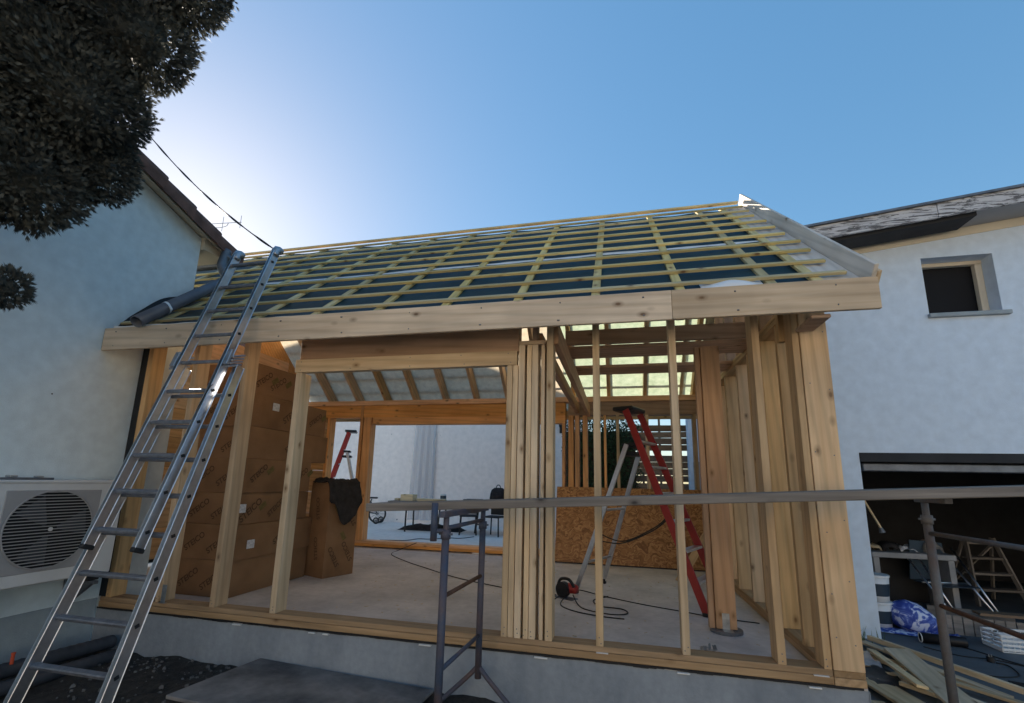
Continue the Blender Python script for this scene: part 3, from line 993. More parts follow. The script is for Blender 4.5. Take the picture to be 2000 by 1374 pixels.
tp = MB(); pc = pa.lerp(pb, .72)
for q in (-.015, .015):
    for k in range(n_):
        a = 2 * math.pi * k / n_
        tp.v.append(tuple(pc + dd * (q + .02 * math.sin(a)) + (uu * math.cos(a) + vv_ * math.sin(a)) * .0585))
for k in range(n_):
    k2 = (k + 1) % n_
    tp.f.append((k, k2, n_ + k2, n_ + k))
tp.build('tie_strip', 'white_plastic', DP)
MB().tube(smooth_path([pc + Vector((.055, -.01, 0)), pc + Vector((.09, -.03, -.015)), pc + Vector((.13, -.05, -.05))], 4), [.012] * 8 + [.004], 6).build('tie_strip', 'white_plastic', DP)
# aerial on the far side of the house roof
AN = thing('aerial', 'thin television aerial poking out beyond the left house roof', 'aerial', T(-6.80, 2.4, 4.10))
MB().tube([(-.35, 0, 0), (-.35, 0, 1.62)], .009, 8).build('mast', 'zinc', AN)
MB().tube([(-.38, 0, 1.58), (.42, 0, 1.53)], .005, 6).build('boom', 'zinc', AN)
for i, x in enumerate((.02, .40)):
    MB().tube([(x, 0, 1.40 + .02 * i), (x, 0, 1.68 - .02 * i)], .004, 6).build('element', 'zinc', AN)
MB().tube(smooth_path([(-.3, 0, 1.57), (-.1, 0, 1.48), (.1, 0, 1.49), (.14, 0, 1.55)], 4), .005, 6).build('bracket', 'zinc', AN)
# plugs on the wall
for y, z in ((-.70, 1.93),):
    HB(MB().tube([(XW - .01, y, z), (XW + .004, y, z)], .006, 10), 'wall_plug', 'dark_void')

# ================================================================== RIGHT HOUSE
HR = thing('house', 'white house with open garage and small upper window at the right', 'house', T(5.0, YG, GZ))
invr = T(5.0, YG, GZ).inverted()
def RB(mb, name, mat, parent=HR, smooth=False):
    return mb.build(name, mat, parent, invr if parent is HR else None, smooth)
def rt(x): return 4.168 + (x - 3.0) * .118
GX0, GX1, GZ1 = 2.745, 6.4, 1.655
WX0, WX1, WZ0, WZ1 = 3.66, 4.385, 3.325, 4.048
wr = MB()
wr.prism([(1.80, -.8), (GX0, -.8), (GX0, rt(GX0) + .1), (1.80, rt(1.80) + .1)], YG, YG + .3, 'y')
wr.prism([(GX0, GZ1), (WX0, GZ1), (WX0, rt(WX0) + .1), (GX0, rt(GX0) + .1)], YG, YG + .3, 'y')
wr.prism([(WX0, GZ1), (WX1, GZ1), (WX1, WZ0), (WX0, WZ0)], YG, YG + .3, 'y')
wr.prism([(WX0, WZ1), (WX1, WZ1), (WX1, rt(WX1) + .1), (WX0, rt(WX0) + .1)], YG, YG + .3, 'y')
wr.prism([(WX1, GZ1), (GX1, GZ1), (GX1, rt(GX1) + .1), (WX1, rt(WX1) + .1)], YG, YG + .3, 'y')
wr.prism([(GX1, -.8), (9.0, -.8), (9.0, rt(9.0) + .1), (GX1, rt(GX1) + .1)], YG, YG + .3, 'y')
RB(wr, 'wall', 'render_right')
RB(MB().box(1.80, 2.1, YG + .3, 9.5, -.8, 3.8), 'side_wall', 'render_right')
RB(MB().prism([(1.80, rt(1.8)), (9, rt(9)), (9, rt(9) + .14), (1.80, rt(1.8) + .14)], YG - .012, YG + .2, 'y'), 'wall_band', 'cream')
win = RB(MB().box(WX0, WX1, YG + .26, YG + .285, WZ0, WZ1), 'window', 'dark_void')
def WB(mb, name, mat):
    o = mb.build(name, mat, win); o.matrix_parent_inverse = win.matrix_basis.inverted() @ invr; return o
WB(MB().box(WX0, WX1, YG + .17, YG + .235, WZ1 - .05, WZ1 - .002, .004).box(WX1 - .075, WX1 - .002, YG + .172, YG + .237, WZ0, WZ1 - .051, .004), 'frame', 'cream')
WB(MB().box(WX0 - .02, WX1 + .06, YG - .05, YG + .2, WZ0 - .05, WZ0 - .001, .006), 'sill', 'plinth')
WB(MB().box(WX1 - .26, WX1 - .1, YG + .10, YG + .25, WZ0 + .0, WZ0 + .035, .004), 'loose_paper', 'paper')
# sloping eaves: peeling board, soffit, roof sheet
def slope_bar(x0, x1, y0, y1, dz0, dz1, name, mat, c=0):
    RB(MB().prism([(x0, rt(x0) + dz0), (x1, rt(x1) + dz0), (x1, rt(x1) + dz1), (x0, rt(x0) + dz1)], y0, y1, 'y'), name, mat)
slope_bar(1.75, 3.60, YG - .50, YG - .47, .065, .235, 'fascia_board', 'peel')
slope_bar(3.605, 9.0, YG - .505, YG - .475, .067, .238, 'fascia_board', 'peel')
slope_bar(1.75, 9.0, YG - .53, YG + 3, .24, .268, 'roof_sheet', 'zinc')
slope_bar(1.75, 9.0, YG - .469, YG - .02, .10, .122, 'soffit', 'ac_panel')
slope_bar(1.75, 4.02, YG - .42, YG - .10, .045, .098, 'soffit_batten', 'dark_wall')
# garage opening
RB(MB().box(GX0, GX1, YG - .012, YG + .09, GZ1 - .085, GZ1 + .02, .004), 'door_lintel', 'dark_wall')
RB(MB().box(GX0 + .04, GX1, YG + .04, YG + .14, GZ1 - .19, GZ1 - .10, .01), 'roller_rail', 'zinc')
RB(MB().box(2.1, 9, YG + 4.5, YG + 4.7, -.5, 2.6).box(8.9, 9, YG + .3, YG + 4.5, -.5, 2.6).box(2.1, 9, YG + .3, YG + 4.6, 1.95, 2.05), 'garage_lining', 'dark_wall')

# ================================================================== HOUSE BEYOND THE TERRACE
HN = thing('house', 'tall plain white house wall beyond the terrace seen through the frame', 'house', T(-7, 9.4, -.03))
MB().box(-20, 5.66, 0, 6, -.6, 5.5).build('wall', 'render_back', HN)
MB().prism([(-20.2, 5.5), (5.9, 5.5), (5.9, 5.56), (1.0, 5.6), (-5, 7.9), (-11, 5.6), (-20.2, 5.56)], -.2, 6.2, 'y').build('roof', 'tile', HN)
MB().tube([(1.57, -.045, .4), (1.57, -.045, 2.95)], .03, 10).build('rain_pipe', 'white_plastic', HN)

# ================================================================== HOUSE ACROSS THE STREET (unseen behind the camera, added to bounce warm sunlight)
HS = thing('house', 'unseen cream house across the street, added to bounce warm sunlight', 'house', T(0, -15, GZ))
MB().box(-15, 15, -8, 0, -.5, 6.4).build('wall', 'render_bounce', HS)
MB().prism([(-8.6, 6.4), (.5, 6.4), (-4, 8.6)], -15.5, 15.5, 'x').build('roof', 'tile', HS)
for x in (-12, -8, -4, 4, 8, 12):
    for z in (1.0, 3.9):
        wn = MB().box(x - .55, x + .55, .004, .03, z, z + 1.4).build('window', 'glass', HS)
        MB().box(x - .65, x - .56, .004, .06, z - .08, z + 1.5).box(x + .56, x + .65, .004, .06, z - .08, z + 1.5).box(x - .559, x + .559, .004, .06, z + 1.41, z + 1.5).build('frame', 'white_plastic', wn)
        MB().box(x - .7, x + .7, .004, .12, z - .16, z - .085).build('sill', 'plinth', wn)
MB().box(-.5, .5, .004, .05, .15, 2.3).build('door', 'fence', HS)
# ================================================================== ALUMINIUM EXTENSION LADDER
def rail_beam(mb, p0, p1, wd, dp, nx_):
    """channel rail: web plus two flanges"""
    p0, p1 = Vector(p0), Vector(p1)
    d = (p1 - p0); L = d.length; d.normalize()
    x = Vector((1, 0, 0)); u = d.cross(x) * -1; u.normalize()
    mw = Matrix(((d.x, x.x, u.x, 0), (d.y, x.y, u.y, 0), (d.z, x.z, u.z, 0), (0, 0, 0, 1))); mw.translation = p0
    t = .0035
    mb.box(0, L, -wd / 2, wd / 2, -dp / 2, dp / 2, .004, mw)
    for e in (-1, 1):
        mb.box(0, L, -wd / 2 - .004, wd / 2 + .004, e * dp / 2 - .006 * (e > 0), e * dp / 2 + .006 * (e < 0), .002, mw)
LX = -3.325
LA = Vector((0, .3275, 1.0)).normalized()            # direction up the ladder (leans on the eaves)
LN = Vector((0, -1.0, .3275)).normalized()           # towards the climber
def lp(x, z, off=0.0):
    y = -.45 - (2.67 - z) * .3275
    return Vector((x, y, z)) + LN * off
LD = thing('extension_ladder', 'long aluminium extension ladder leaning on the eaves board at the left', 'ladder', T(LX, -1.45, GZ))
il = T(LX, -1.45, GZ).inverted()
def lad(mb, name, mat, parent=LD, smooth=False):
    o = mb.build(name, mat, parent, il if parent is LD else None, smooth)
    return o
BX0 = {-1: -3.612, 1: -2.928}; BX1 = {-1: -3.582, 1: -3.040}
def bx_(s_, z): k = (z + .35) / 2.5; return BX0[s_] * (1 - k) + BX1[s_] * k
for s_ in (-1, 1):
    m = MB(); rail_beam(m, lp(LX + s_ * .2175, .74, .06), lp(LX + s_ * .2175, 3.30, .06), .026, .074, 0)
    lad(m, 'rail', 'alu')
    m = MB(); rail_beam(m, lp(BX0[s_], -.35, -.024), lp(BX1[s_], 2.15, -.024), .030, .082, 0)
    lad(m, 'rail', 'alu')
    lad(MB().box(-.018, .018, -.042, .042, -.012, .02, .006, T(*lp(LX + s_ * .2175, .735, .06), 0, -.31)), 'end_cap', 'black_rubber')
    lad(MB().box(-.02, .02, -.05, .04, -.03, .05, .008, T(*lp(BX0[s_], -.35, -.024))), 'foot', 'black_rubber')
    m = MB()        # ribbed guide hook at the top of the base section
    for k in range(4):
        m.box(-.04, .04, -.06, .07, -.008, .008, .003, T(*(lp(LX + s_ * .262, 2.125 + k * .028, .03)), 0, .35))
    m.box(-.022, .022, -.07, -.045, -.03, .11, .004, T(*(lp(LX + s_ * .262, 2.13, .03)), 0, -.31))
    lad(m, 'guide_hook', 'alu_dull')
    m = MB().tube(smooth_path([lp(LX + s_ * .2175, 3.27, .06), lp(LX + s_ * .2175, 3.34, .06), lp(LX + s_ * .2175, 3.355, .0)], 4), [.037] * 8 + [.016], 8)
    lad(m, 'top_shoe', 'alu_dull', LD, True)
z = .85
while z < 3.3:
    lad(MB().box(-.207, .207, -.021, .021, -.014, .014, .006, T(*lp(LX, z, .06), 0, .31)), 'rung', 'rung_metal')
    for s_ in (-1, 1):
        lad(MB().box(-.003, .003, -.014, .014, -.011, .011, .001, T(*lp(LX + s_ * .2325, z, .06), 0, .31)), 'rung_plug', 'black_rubber')
    z += .26
z = -.19
while z < 2.12:
    xa, xb = bx_(-1, z), bx_(1, z)
    lad(MB().box(xa + .012, xb - .012, -.021, .021, -.014, .014, .006, Matrix.Translation((0, lp(0, z, -.024).y, lp(0, z, -.024).z)) @ Matrix.Rotation(.31, 4, 'X')), 'rung', 'rung_metal')
    for s_ in (-1, 1):
        lad(MB().box(-.003, .003, -.014, .014, -.011, .011, .001, T(*lp(bx_(s_, z) + s_ * .0165, z, -.024), 0, .31)), 'rung_plug', 'black_rubber')
    z += .26
lad(MB().tube(smooth_path([lp(LX - .26, 1.95, .02), lp(LX - .285, 1.85, .05), lp(LX - .28, 1.6, .03), lp(LX - .27, 1.35, .02)], 6), .004, 6), 'rope', 'cable')
lad(MB().tube(smooth_path([lp(LX + .20, 1.93, .03), lp(LX + .235, 1.90, .10), lp(LX + .20, 1.65, .09), lp(LX + .19, 1.3, .06)], 6), .004, 6), 'rope', 'cable')
# strap from the ladder head up to the house roof
sm = MB(); pts = sag(lp(LX + .22, 3.33, .05), (-5.0, -.35, 4.98), 40, .10)
for i, p in enumerate(pts):
    a = i * .42
    wv = Vector((0, math.cos(a), math.sin(a))) * .013
    sm.v += [tuple(p + wv), tuple(p - wv)]
for i in range(40):
    sm.f.append((2 * i, 2 * i + 1, 2 * i + 3, 2 * i + 2))
sm.tube(pts, .006, 6)
tag(sm.build('strap', 'cable'), 'dark twisted strap stretched from the ladder head up to the left house roof', 'strap')

# ================================================================== AIR CONDITIONER
AC = thing('air_conditioner', 'white outdoor air conditioner unit with round fan grille on the left house wall', 'air conditioner', T(-4.69, -.70, .37))
# local frame: +x out from the wall
MB().box(-.17, .165, -.46, .50, .0, .81, .012).build('casing', 'white_metal', AC)
MB().box(-.175, .175, -.465, .505, .79, .815, .006).build('lid', 'white_metal', AC)
MB().box(.16, .171, -.37, .30, .10, .735, .004).build('front_panel', 'ac_panel', AC)
fan = MB(); n_ = 48
fc = Vector((.173, -.045, .425))
fan.tube([(.168, fc.y, fc.z), (.1735, fc.y, fc.z)], .305, n_)
fan.build('fan_opening', 'dark_void', AC)
fb_ = MB()
for k in range(3):
    a0 = k * 2.1
    for r0, r1 in ((.05, .28),):
        pts_ = [(.1745, fc.y + r * math.cos(a0 + da), fc.z + r * math.sin(a0 + da)) for r, da in ((.05, 0), (.28, -.25), (.28, .55), (.05, .5))]
        fb_.poly(*pts_)
fb_.build('fan_blades', 'pipe_dark', AC)
for k in range(25):
    zz = -.295 + .59 * k / 24
    hw = math.sqrt(max(.0, .302 ** 2 - zz * zz))
    if hw > .03:
        MB().box(.177, .183, fc.y - hw, fc.y + hw, fc.z + zz - .0035, fc.z + zz + .0035).build('grille_bar', 'ac_panel', AC)
gr = MB()
gr.tube([(.178, fc.y + .306 * math.cos(2 * math.pi * i / n_), fc.z + .306 * math.sin(2 * math.pi * i / n_)) for i in range(n_)], .006, 6, closed=True)
gr.build('grille_ring', 'ac_panel', AC, None, True)
MB().tube([(.18, fc.y, fc.z), (.186, fc.y, fc.z)], .016, 16).build('fan_badge', 'white_metal', AC)
MB().prism([(.40, .70), (.425, .70), (.413, .745)], .166, .1675, 'x').box(.166, .1675, .395, .43, .688, .697).build('maker_mark', 'pipe_dark', AC)
for k in range(2):
    MB().box(.166, .1675, .34, .45 - .015 * k, .655 - .018 * k, .662 - .018 * k).build('maker_lettering', 'zinc', AC)
for y in (-.36, .40):
    MB().box(-.15, .12, y - .05, y + .05, -.055, -.001, .006).box(-.15, -.05, y - .03, y + .03, -.12, -.056, .006).build('rubber_foot', 'black_rubber', AC)
    MB().box(-.19, .16, y - .02, y + .02, -.085, -.057, .003).prism([(-.19, -.30), (-.16, -.30), (.12, -.087), (-.19, -.087)], y - .016, y + .016, 'y').build('wall_bracket', 'zinc', AC)
CL = thing('clamp', 'steel clamp lying on top of the air conditioner', 'clamp', T(-4.62, -.93, 1.186))
MB().box(-.02, .02, -.16, .20, .0, .018, .004).build('bar', 'zinc', CL)
MB().box(-.03, .03, -.10, -.05, .019, .035, .004).build('jaw', 'steel', CL)
MB().box(-.03, .03, .08, .12, .019, .032, .004).build('jaw', 'steel', CL)

# ================================================================== ON THE GROUND AT THE LEFT
for i, (x, z, r, lab) in enumerate(((-4.52, -.225, .055, 'upper black drain hose beside the white house plinth'), (-4.36, -.30, .05, 'lower black drain hose on the soil by the ladder'))):
    pts = smooth_path([(x + .25, -3.0, z - .02), (x + .06, -1.4, z + .03), (x, -.7, z), (x - .02, -.06, z - .03)], 30)
    rr = [r * (1 + .05 * math.sin(k * 2.2)) for k in range(len(pts))]
    tag(MB().tube(pts, rr, 12).build('drain_hose', 'pipe_dark', smooth=True), lab, 'hose')
pg = thing('marker_peg', 'short orange plastic marker standing by the house wall', 'peg', T(-4.44, -.86, -.16))
MB().tube([(0, 0, 0), (0, 0, .07)], .011, 10).build('shaft', 'orange', pg)
MB().tube([(0, 0, .07), (0, 0, .08)], .014, 10).build('cap', 'orange', pg)
# grey sheet on the soil
sh = MB().box(-.80, .80, -.42, .42, -.012, .012, .004)
SH = tag(sh.build('shuttering_panel', 'panel', None, T(-2.22, -.44, -.275, -.03, -.055, .03)), 'weathered grey shuttering panel lying on the soil against the foundation', 'panel')

# ================================================================== TRESTLES AND PLANK
def trestle(label, yn, zt, mat, mw, brk):
    t_ = thing('scaffold_trestle', label, 'trestle', mw, 'scaffold trestles carrying the plank')
    for y, nm in ((yn, 'front'), (.35, 'back')):
        MB().tube([(0, y, .20 if y > 0 else .05), (0, y, zt - .09)], .024, 16).build('post', mat, t_, None, True)
        MB().tube([(0, y, zt - .13), (0, y, zt - .075)], .031, 16).build('collar', mat, t_, None, True)
        MB().tube([(-.0, y, zt - .15), (-.0, y, zt + .005)], .0185, 14).build('inner_tube', mat, t_, None, True)
        MB().tube([(-.045, y, zt - .10), (.045, y, zt - .10)], .007, 8).build('locking_pin', 'zinc', t_)
        for sx in (-1, 1):
            MB().tube(smooth_path([(0, y, .34), (sx * .02, y, .26), (sx * .30, y, .0)], 5), .017, 12).build('foot', mat, t_, None, True)
    for z_ in brk:
        MB().tube([(0, yn, z_), (0, .35, z_)], .014, 12).build('cross_bar', 'rust' if z_ > .7 and z_ < .95 else mat, t_, None, True)
    MB().box(-.022, .022, (yn - .07) if yn > -.5 else .12, .42, zt + .003, zt + .04, .004).build('head_bar', mat, t_)
    for y in (yn - .05,):
        MB().tube([(-.06, y, zt - .14), (-.06, y, zt + .09)], .021, 14).build('plank_stop', mat, t_, None, True)
        MB().tube([(-.06, y, zt - .08), (0, y + .04, zt - .08)], .014, 10).build('stop_arm', mat, t_, None, True)
    return t_
TB1 = trestle('blue painted scaffold trestle standing in front of the wide opening', -.35, 1.375, 'trestle', T(-1.05, -.50, GZ, -.05), (.49, .905, 1.31))
TB2 = trestle('grey scaffold trestle standing in front of the open garage', -.85, 1.53, 'trestle_grey', T(1.90, -.50, GZ, .0), (.92, 1.345))
pl0, pl1 = Vector((-1.80, -.46, 1.048)), Vector((3.4, -.46, 1.335))
PK = beam('scaffold_plank', pl0, pl1, .22, .058, 'grey_plank', None, (0, 0, 1), .005)
tag(PK, 'long weathered grey scaffold plank laid across the two trestles', 'plank')

# ================================================================== CARDBOARD BOXES
def text_mesh(word, size):
    cu = bpy.data.curves.new('lettering', 'FONT')
    cu.body = word; cu.size = size; cu.align_x = 'CENTER'; cu.align_y = 'CENTER'; cu.offset = size * .02
    o = bpy.data.objects.new('tmp', cu); COL.objects.link(o)
    dg = bpy.context.evaluated_depsgraph_get()
    me = bpy.data.meshes.new_from_object(o.evaluated_get(dg))
    bpy.data.objects.remove(o)
    me.materials.clear(); me.materials.append(M['ink'])
    return me
TXT = text_mesh('STEICO', .105)
TXTS = text_mesh('STEICO', .085)
def box_obj(label, cx, cy, z0, sx, sy, sz, rz, marks=(), paper=None, tilt=0):
    b = thing('cardboard_box', label, 'box', T(cx, cy, z0, rz, tilt), 'insulation boxes stacked inside the extension')
    m = MB(); nx_, nz = 8, 5
    # slightly bulged carton
    V = {}
    def vert(p):
        k = tuple(round(c, 5) for c in p)
        if k not in V:
            x, y, z = p
            bx = 1 - abs(2 * x / sx) ** 2; by = 1 - abs(2 * y / sy) ** 2; bz = 1 - abs(2 * z / sz - 1) ** 2
            q = Vector(p)
            if abs(abs(x) - sx / 2) < 1e-6: q.x += math.copysign(.010 * by * bz, x)
            if abs(abs(y) - sy / 2) < 1e-6: q.y += math.copysign(.010 * bx * bz, y)
            if abs(z - sz) < 1e-6: q.z -= .004 * bx * by
            q += Vector((noise.noise(q * 4 + Vector((cx, z0 * 7, 0))), noise.noise(q * 4 + Vector((9, z0 * 5, 0))), 0)) * .006
            V[k] = len(m.v); m.v.append(tuple(q))
        return V[k]
    n_ = 6
    for ax in range(3):
        for sg in (0, 1):
            for i in range(n_):
                for j in range(n_):
                    f = []
                    for a, d in ((i, j), (i + 1, j), (i + 1, j + 1), (i, j + 1)):
                        u, v = a / n_, d / n_
                        if ax == 0: p = ((sg - .5) * sx, (u - .5) * sy, v * sz)
                        elif ax == 1: p = ((u - .5) * sx, (sg - .5) * sy, v * sz)
                        else: p = ((u - .5) * sx, (v - .5) * sy, sg * sz)
                        f.append(vert(p))
                    m.f.append(tuple(f))
    m.build('carton', 'cardboard', b)
    MB().box(-.026, .026, -sy / 2 + .01, sy / 2 - .01, sz - .002, sz + .0015).build('packing_tape', 'cardboard', b)
    for face, u, v, ang, big in marks:
        if face == 'x':
            mw = Matrix.Translation((sx / 2 + .0125, u, v)) @ Matrix.Rotation(math.pi / 2, 4, 'Z') @ Matrix.Rotation(math.pi / 2, 4, 'X') @ Matrix.Rotation(ang, 4, 'Z')
        else:
            mw = Matrix.Translation((u, -sy / 2 - .0125, v)) @ Matrix.Rotation(math.pi / 2, 4, 'X') @ Matrix.Rotation(ang, 4, 'Z')
        if big == 2:
            MB().box(-.055, .055, -.03, .03, 0, .0005).build('printed_panel', 'ink_green', b, mw)
        else:
            link('lettering', TXT if big else TXTS, b, None, mw)
    if paper:
        u, v = paper
        mw = Matrix.Translation((sx / 2 + .013, u, v)) @ Matrix.Rotation(math.pi / 2, 4, 'Z') @ Matrix.Rotation(math.pi / 2, 4, 'X')
        MB().box(-.055, .055, -.045, .045, 0, .0006).build('paper_label', 'paper', b, mw)
    return b
ords = ['lowest', 'second lowest', 'third lowest', 'fourth', 'third highest', 'second highest', 'topmost']
zs = [0.004, .372, .736, 1.07, 1.445, 1.80, 2.175]
hs_ = [.365, .361, .33, .372, .352, .372, .35]
ends = [1.80, 1.92, 1.72, 1.70, 2.02, 1.93, 1.30]
for i in range(7):
    y0 = .60 + random.uniform(-.012, .012)
    sy = ends[i] - y0
    marks = []
    for k in range(3):
        u = -sy / 2 + sy * (.17 + .33 * k) + random.uniform(-.05, .05)
        if (k == 2 and i == 6) or random.random() < .5: continue
        marks.append(('x', u, hs_[i] * random.uniform(.42, .58), R(random.uniform(33, 39)), random.choice((0, 1))))
        marks.append(('x', u + .17, hs_[i] * random.uniform(.5, .72), R(36), 2))
    marks.append(('y', -.12, hs_[i] * .5, R(36), 0)); marks.append(('y', .17, hs_[i] * .45, R(36), 0))
    paper = {1: (-sy / 2 + .20, .15), 5: (-sy / 2 + .35, .26), 2: (-sy / 2 + .02, .17)}.get(i)
    box_obj('brown printed cardboard box, %s of the tall stack behind the left studs' % ords[i], -4.36 + random.uniform(-.012, .012), y0 + sy / 2, zs[i], .78, sy, hs_[i], random.uniform(-.012, .012), marks, paper, .02 if i == 6 else 0)
UB = box_obj('upright cardboard box at the right of the tall stack with a black jacket on top', -3.77, 2.02, 0.003, .40, .46, 1.18, R(-20),
             [('x', -.10, .25, R(120), 0), ('x', .10, .30, R(120), 0), ('x', .12, .75, R(120), 0), ('x', -.1, .85, R(120), 2), ('x', .02, .50, R(120), 2), ('y', .03, .35, R(100), 0), ('y', .0, .85, R(100), 0)])
# jacket thrown over the upright box
jk = MB(); nu, nv = 26, 22
for j in range(nv + 1):
    for i in range(nu + 1):
        u = (i / nu - .5); v = (j / nv - .5)
        x = u * (.66 - .9 * v * v) + .10; y = v * (.50 + .06 * noise.noise(Vector((u * 5, 3, 1))))
        edge = max(abs(x) / .215, abs(y) / .255)
        z = 1.225 + .06 * noise.noise(Vector((x * 7, y * 7, 1))) + .035 * noise.noise(Vector((x * 19, y * 19, 4)))
        if x > .20:
            ov = x - .20
            z -= ov * (1.5 + .9 * math.cos(y * 5.2)) * (1 + .5 * noise.noise(Vector((y * 6, 2, 0)))) + .02 * abs(noise.noise(Vector((y * 9, 2, 0))))
            x = .225 + ov * .55 + .02 * noise.noise(Vector((y * 12, ov * 9, 0)))
        if abs(v) > .43: z -= .03
        z = max(z, 1.195) if x < .215 else z
        jk.v.append((x, y - .03, z))
for j in range(nv):
    for i in range(nu):
        a = j * (nu + 1) + i
        jk.f.append((a, a + 1, a + nu + 2, a + nu + 1))
me = jk.raw('jacket')
o = link('jacket', me, None, 'cloth_black', T(-3.77, 2.02, 0.0, R(-20)), True)
md = o.modifiers.new('thick', 'SOLIDIFY'); md.thickness = .012
tag(o, 'crumpled black jacket draped over the upright cardboard box', 'jacket')

# ================================================================== STEPLADDERS
def stepladder(label, mw, h=2.08, spread=1.35, wb=.56, wt=.34):
    t_ = thing('stepladder', label, 'stepladder', mw)
    top = Vector((.0, 0, h)); fx = spread * .62; rx_ = -spread * .38
    def fr(s_, z): k = z / h; return Vector((fx * (1 - k) + .05 * k, s_ * (wb * (1 - k) + wt * k) / 2, z))
    for s_ in (-1, 1):
        m = MB(); p0, p1 = fr(s_, .0), fr(s_, h - .02)
        d = (p1 - p0).normalized(); L = (p1 - p0).length; yv = Vector((0, 1, 0)); yv = (yv - d * yv.dot(d)).normalized(); u = d.cross(yv)
        m4 = Matrix(((d.x, yv.x, u.x, 0), (d.y, yv.y, u.y, 0), (d.z, yv.z, u.z, 0), (0, 0, 0, 1))); m4.translation = p0
        m.box(0, L, -.013, .013, -.04, .04, .004, m4)
        m.build('red_rail', 'red', t_)
        MB().box(fx - .05, fx + .05, p0.y - .02, p0.y + .02, 0, .035, .005).build('rubber_foot', 'black_rubber', t_)
        a, b = Vector((rx_, s_ * (wb + .06) / 2, .02)), Vector((.06, s_ * wt / 2, h * .80))
        m = MB(); d = (b - a).normalized(); L = (b - a).length; yv = Vector((0, 1, 0)); yv = (yv - d * yv.dot(d)).normalized(); u = d.cross(yv)
        m4 = Matrix(((d.x, yv.x, u.x, 0), (d.y, yv.y, u.y, 0), (d.z, yv.z, u.z, 0), (0, 0, 0, 1))); m4.translation = a
        m.box(0, L, -.012, .012, -.028, .028, .004, m4)
        m.build('rear_leg', 'alu', t_)
        MB().box(rx_ - .035, rx_ + .035, a.y - .02, a.y + .02, 0, .06, .006).build('rubber_foot', 'black_rubber', t_)
    for k in range(1, 7):
        z_ = h * k / 7.4
        c0, c1 = fr(-1, z_), fr(1, z_)
        MB().box(c0.x - .05, c0.x + .04, c0.y + .013, c1.y - .013, z_ - .014, z_ + .014, .004).build('step', 'alu', t_)
    for z_ in (.35, .95):
        k = z_ / (h * .8); x = rx_ * (1 - k) + .06 * k; yy = ((wb + .06) * (1 - k) + wt * k) / 2 - .012
        MB().box(x - .015, x + .015, -yy, yy, z_ - .012, z_ + .012, .003).build('rear_brace', 'alu', t_)
    MB().box(-.12, .14, -.20, .20, h - .02, h + .03, .012).build('top_cap', 'black_plastic', t_)
    MB().box(-.05, .16, -.16, .16, h * .74, h * .76, .008).box(-.02, .14, -.17, .17, h * .80 - .02, h * .80 + .02, .01).build('hinge_plate', 'black_plastic', t_)
    return t_
SL1 = stepladder('red and aluminium stepladder standing open inside the right bay', T(.13, 2.10, 0.002, R(-25)), 2.14, 1.46, .64, .42)
SL2 = stepladder('red and aluminium stepladder on the terrace seen behind the cardboard boxes', T(-6.22, 6.15, -.028, R(208)), 2.36, 1.1, .52, .30)
MB().tube(smooth_path([(-.35, -.25, .70), (.0, -.27, .62), (.35, -.24, .78), (.52, -.22, .92)], 8), .007, 6).build('hanging_cable', 'cable', SL1)
MB().tube(smooth_path([(-.30, -.25, .60), (.0, -.27, .60), (.35, -.24, .76), (.52, -.22, .90)], 8), .007, 6).build('hanging_cable', 'cable', SL1)

# ================================================================== INSIDE THE RIGHT BAY
OS = thing('osb_sheet', 'orange brown chipboard sheet leaning against the rear studs', 'board', T(.14, 3.95, .0))
MB().box(-1.17, 1.17, -.009, .009, .0, 1.215, .002).build('sheet', 'osb', OS, T(0, 0.02, .004, 0, R(-14)))
MB().box(-1.17, 1.17, -.014, -.0095, .0, .016, .001).build('lower_edge', 'dpc', OS, T(0, 0.02, .004, 0, R(-14)))
tag(beam('timber_offcut', (.72, 2.92, .03), (1.12, 3.1, .62), .09, .04, 'spruce', None, (0, -1, 0)), 'short timber offcut propped up behind the red stepladder', 'offcut')
AB = thing('angle_brackets', 'small pile of galvanised angle brackets on the slab near the front sill', 'brackets', T(.63, .42, .001))
for k in range(5):
    MB().box(-.035, .035, -.012, .012, 0, .003).box(.032, .035, -.012, .012, 0, .035).build('bracket', 'steel', AB, T(random.uniform(-.06, .06), random.uniform(-.02, .02), .004 + .006 * k, random.uniform(-1.5, 1.5), 0, random.uniform(-.3, .3)))
SW = thing('circular_saw', 'red and black power tool lying on the slab beside the stud pack', 'power tool', T(-.62, 1.76, .0, R(-30)))
MB().tube([(-.02, -.03, .085), (-.02, .03, .085)], .082, 24).build('blade_guard', 'black_plastic', SW)
MB().tube(smooth_path([(-.02, .03, .09), (.05, .06, .10), (.12, .07, .09)], 5), [.055, .056, .057, .058, .058, .057, .055, .052, .05, .045, .04], 14).build('motor_housing', 'red', SW, None, True)
MB().tube(smooth_path([(-.09, 0, .12), (-.05, 0, .19), (.06, 0, .20), (.13, 0, .13)], 6), .017, 10).build('handle', 'black_plastic', SW, None, True)
MB().box(-.14, .14, -.06, .06, 0, .006, .001).build('base_plate', 'zinc', SW)
def cable(label, pts, r=.006, n=8, nm='power_cable'):
    return tag(MB().tube(smooth_path(pts, n), r, 6).build(nm, 'cable', smooth=True), label, 'cable')
cable('black cable trailing from the rear sill across the slab to the stud pack', [(-3.55, 4.28, .14), (-3.85, 4.20, .01), (-3.75, 3.75, .007), (-3.2, 3.2, .007), (-2.76, 2.85, .007), (-2.1, 2.35, .007), (-1.4, 2.0, .007), (-.9, 1.82, .007), (-.72, 1.78, .02)])
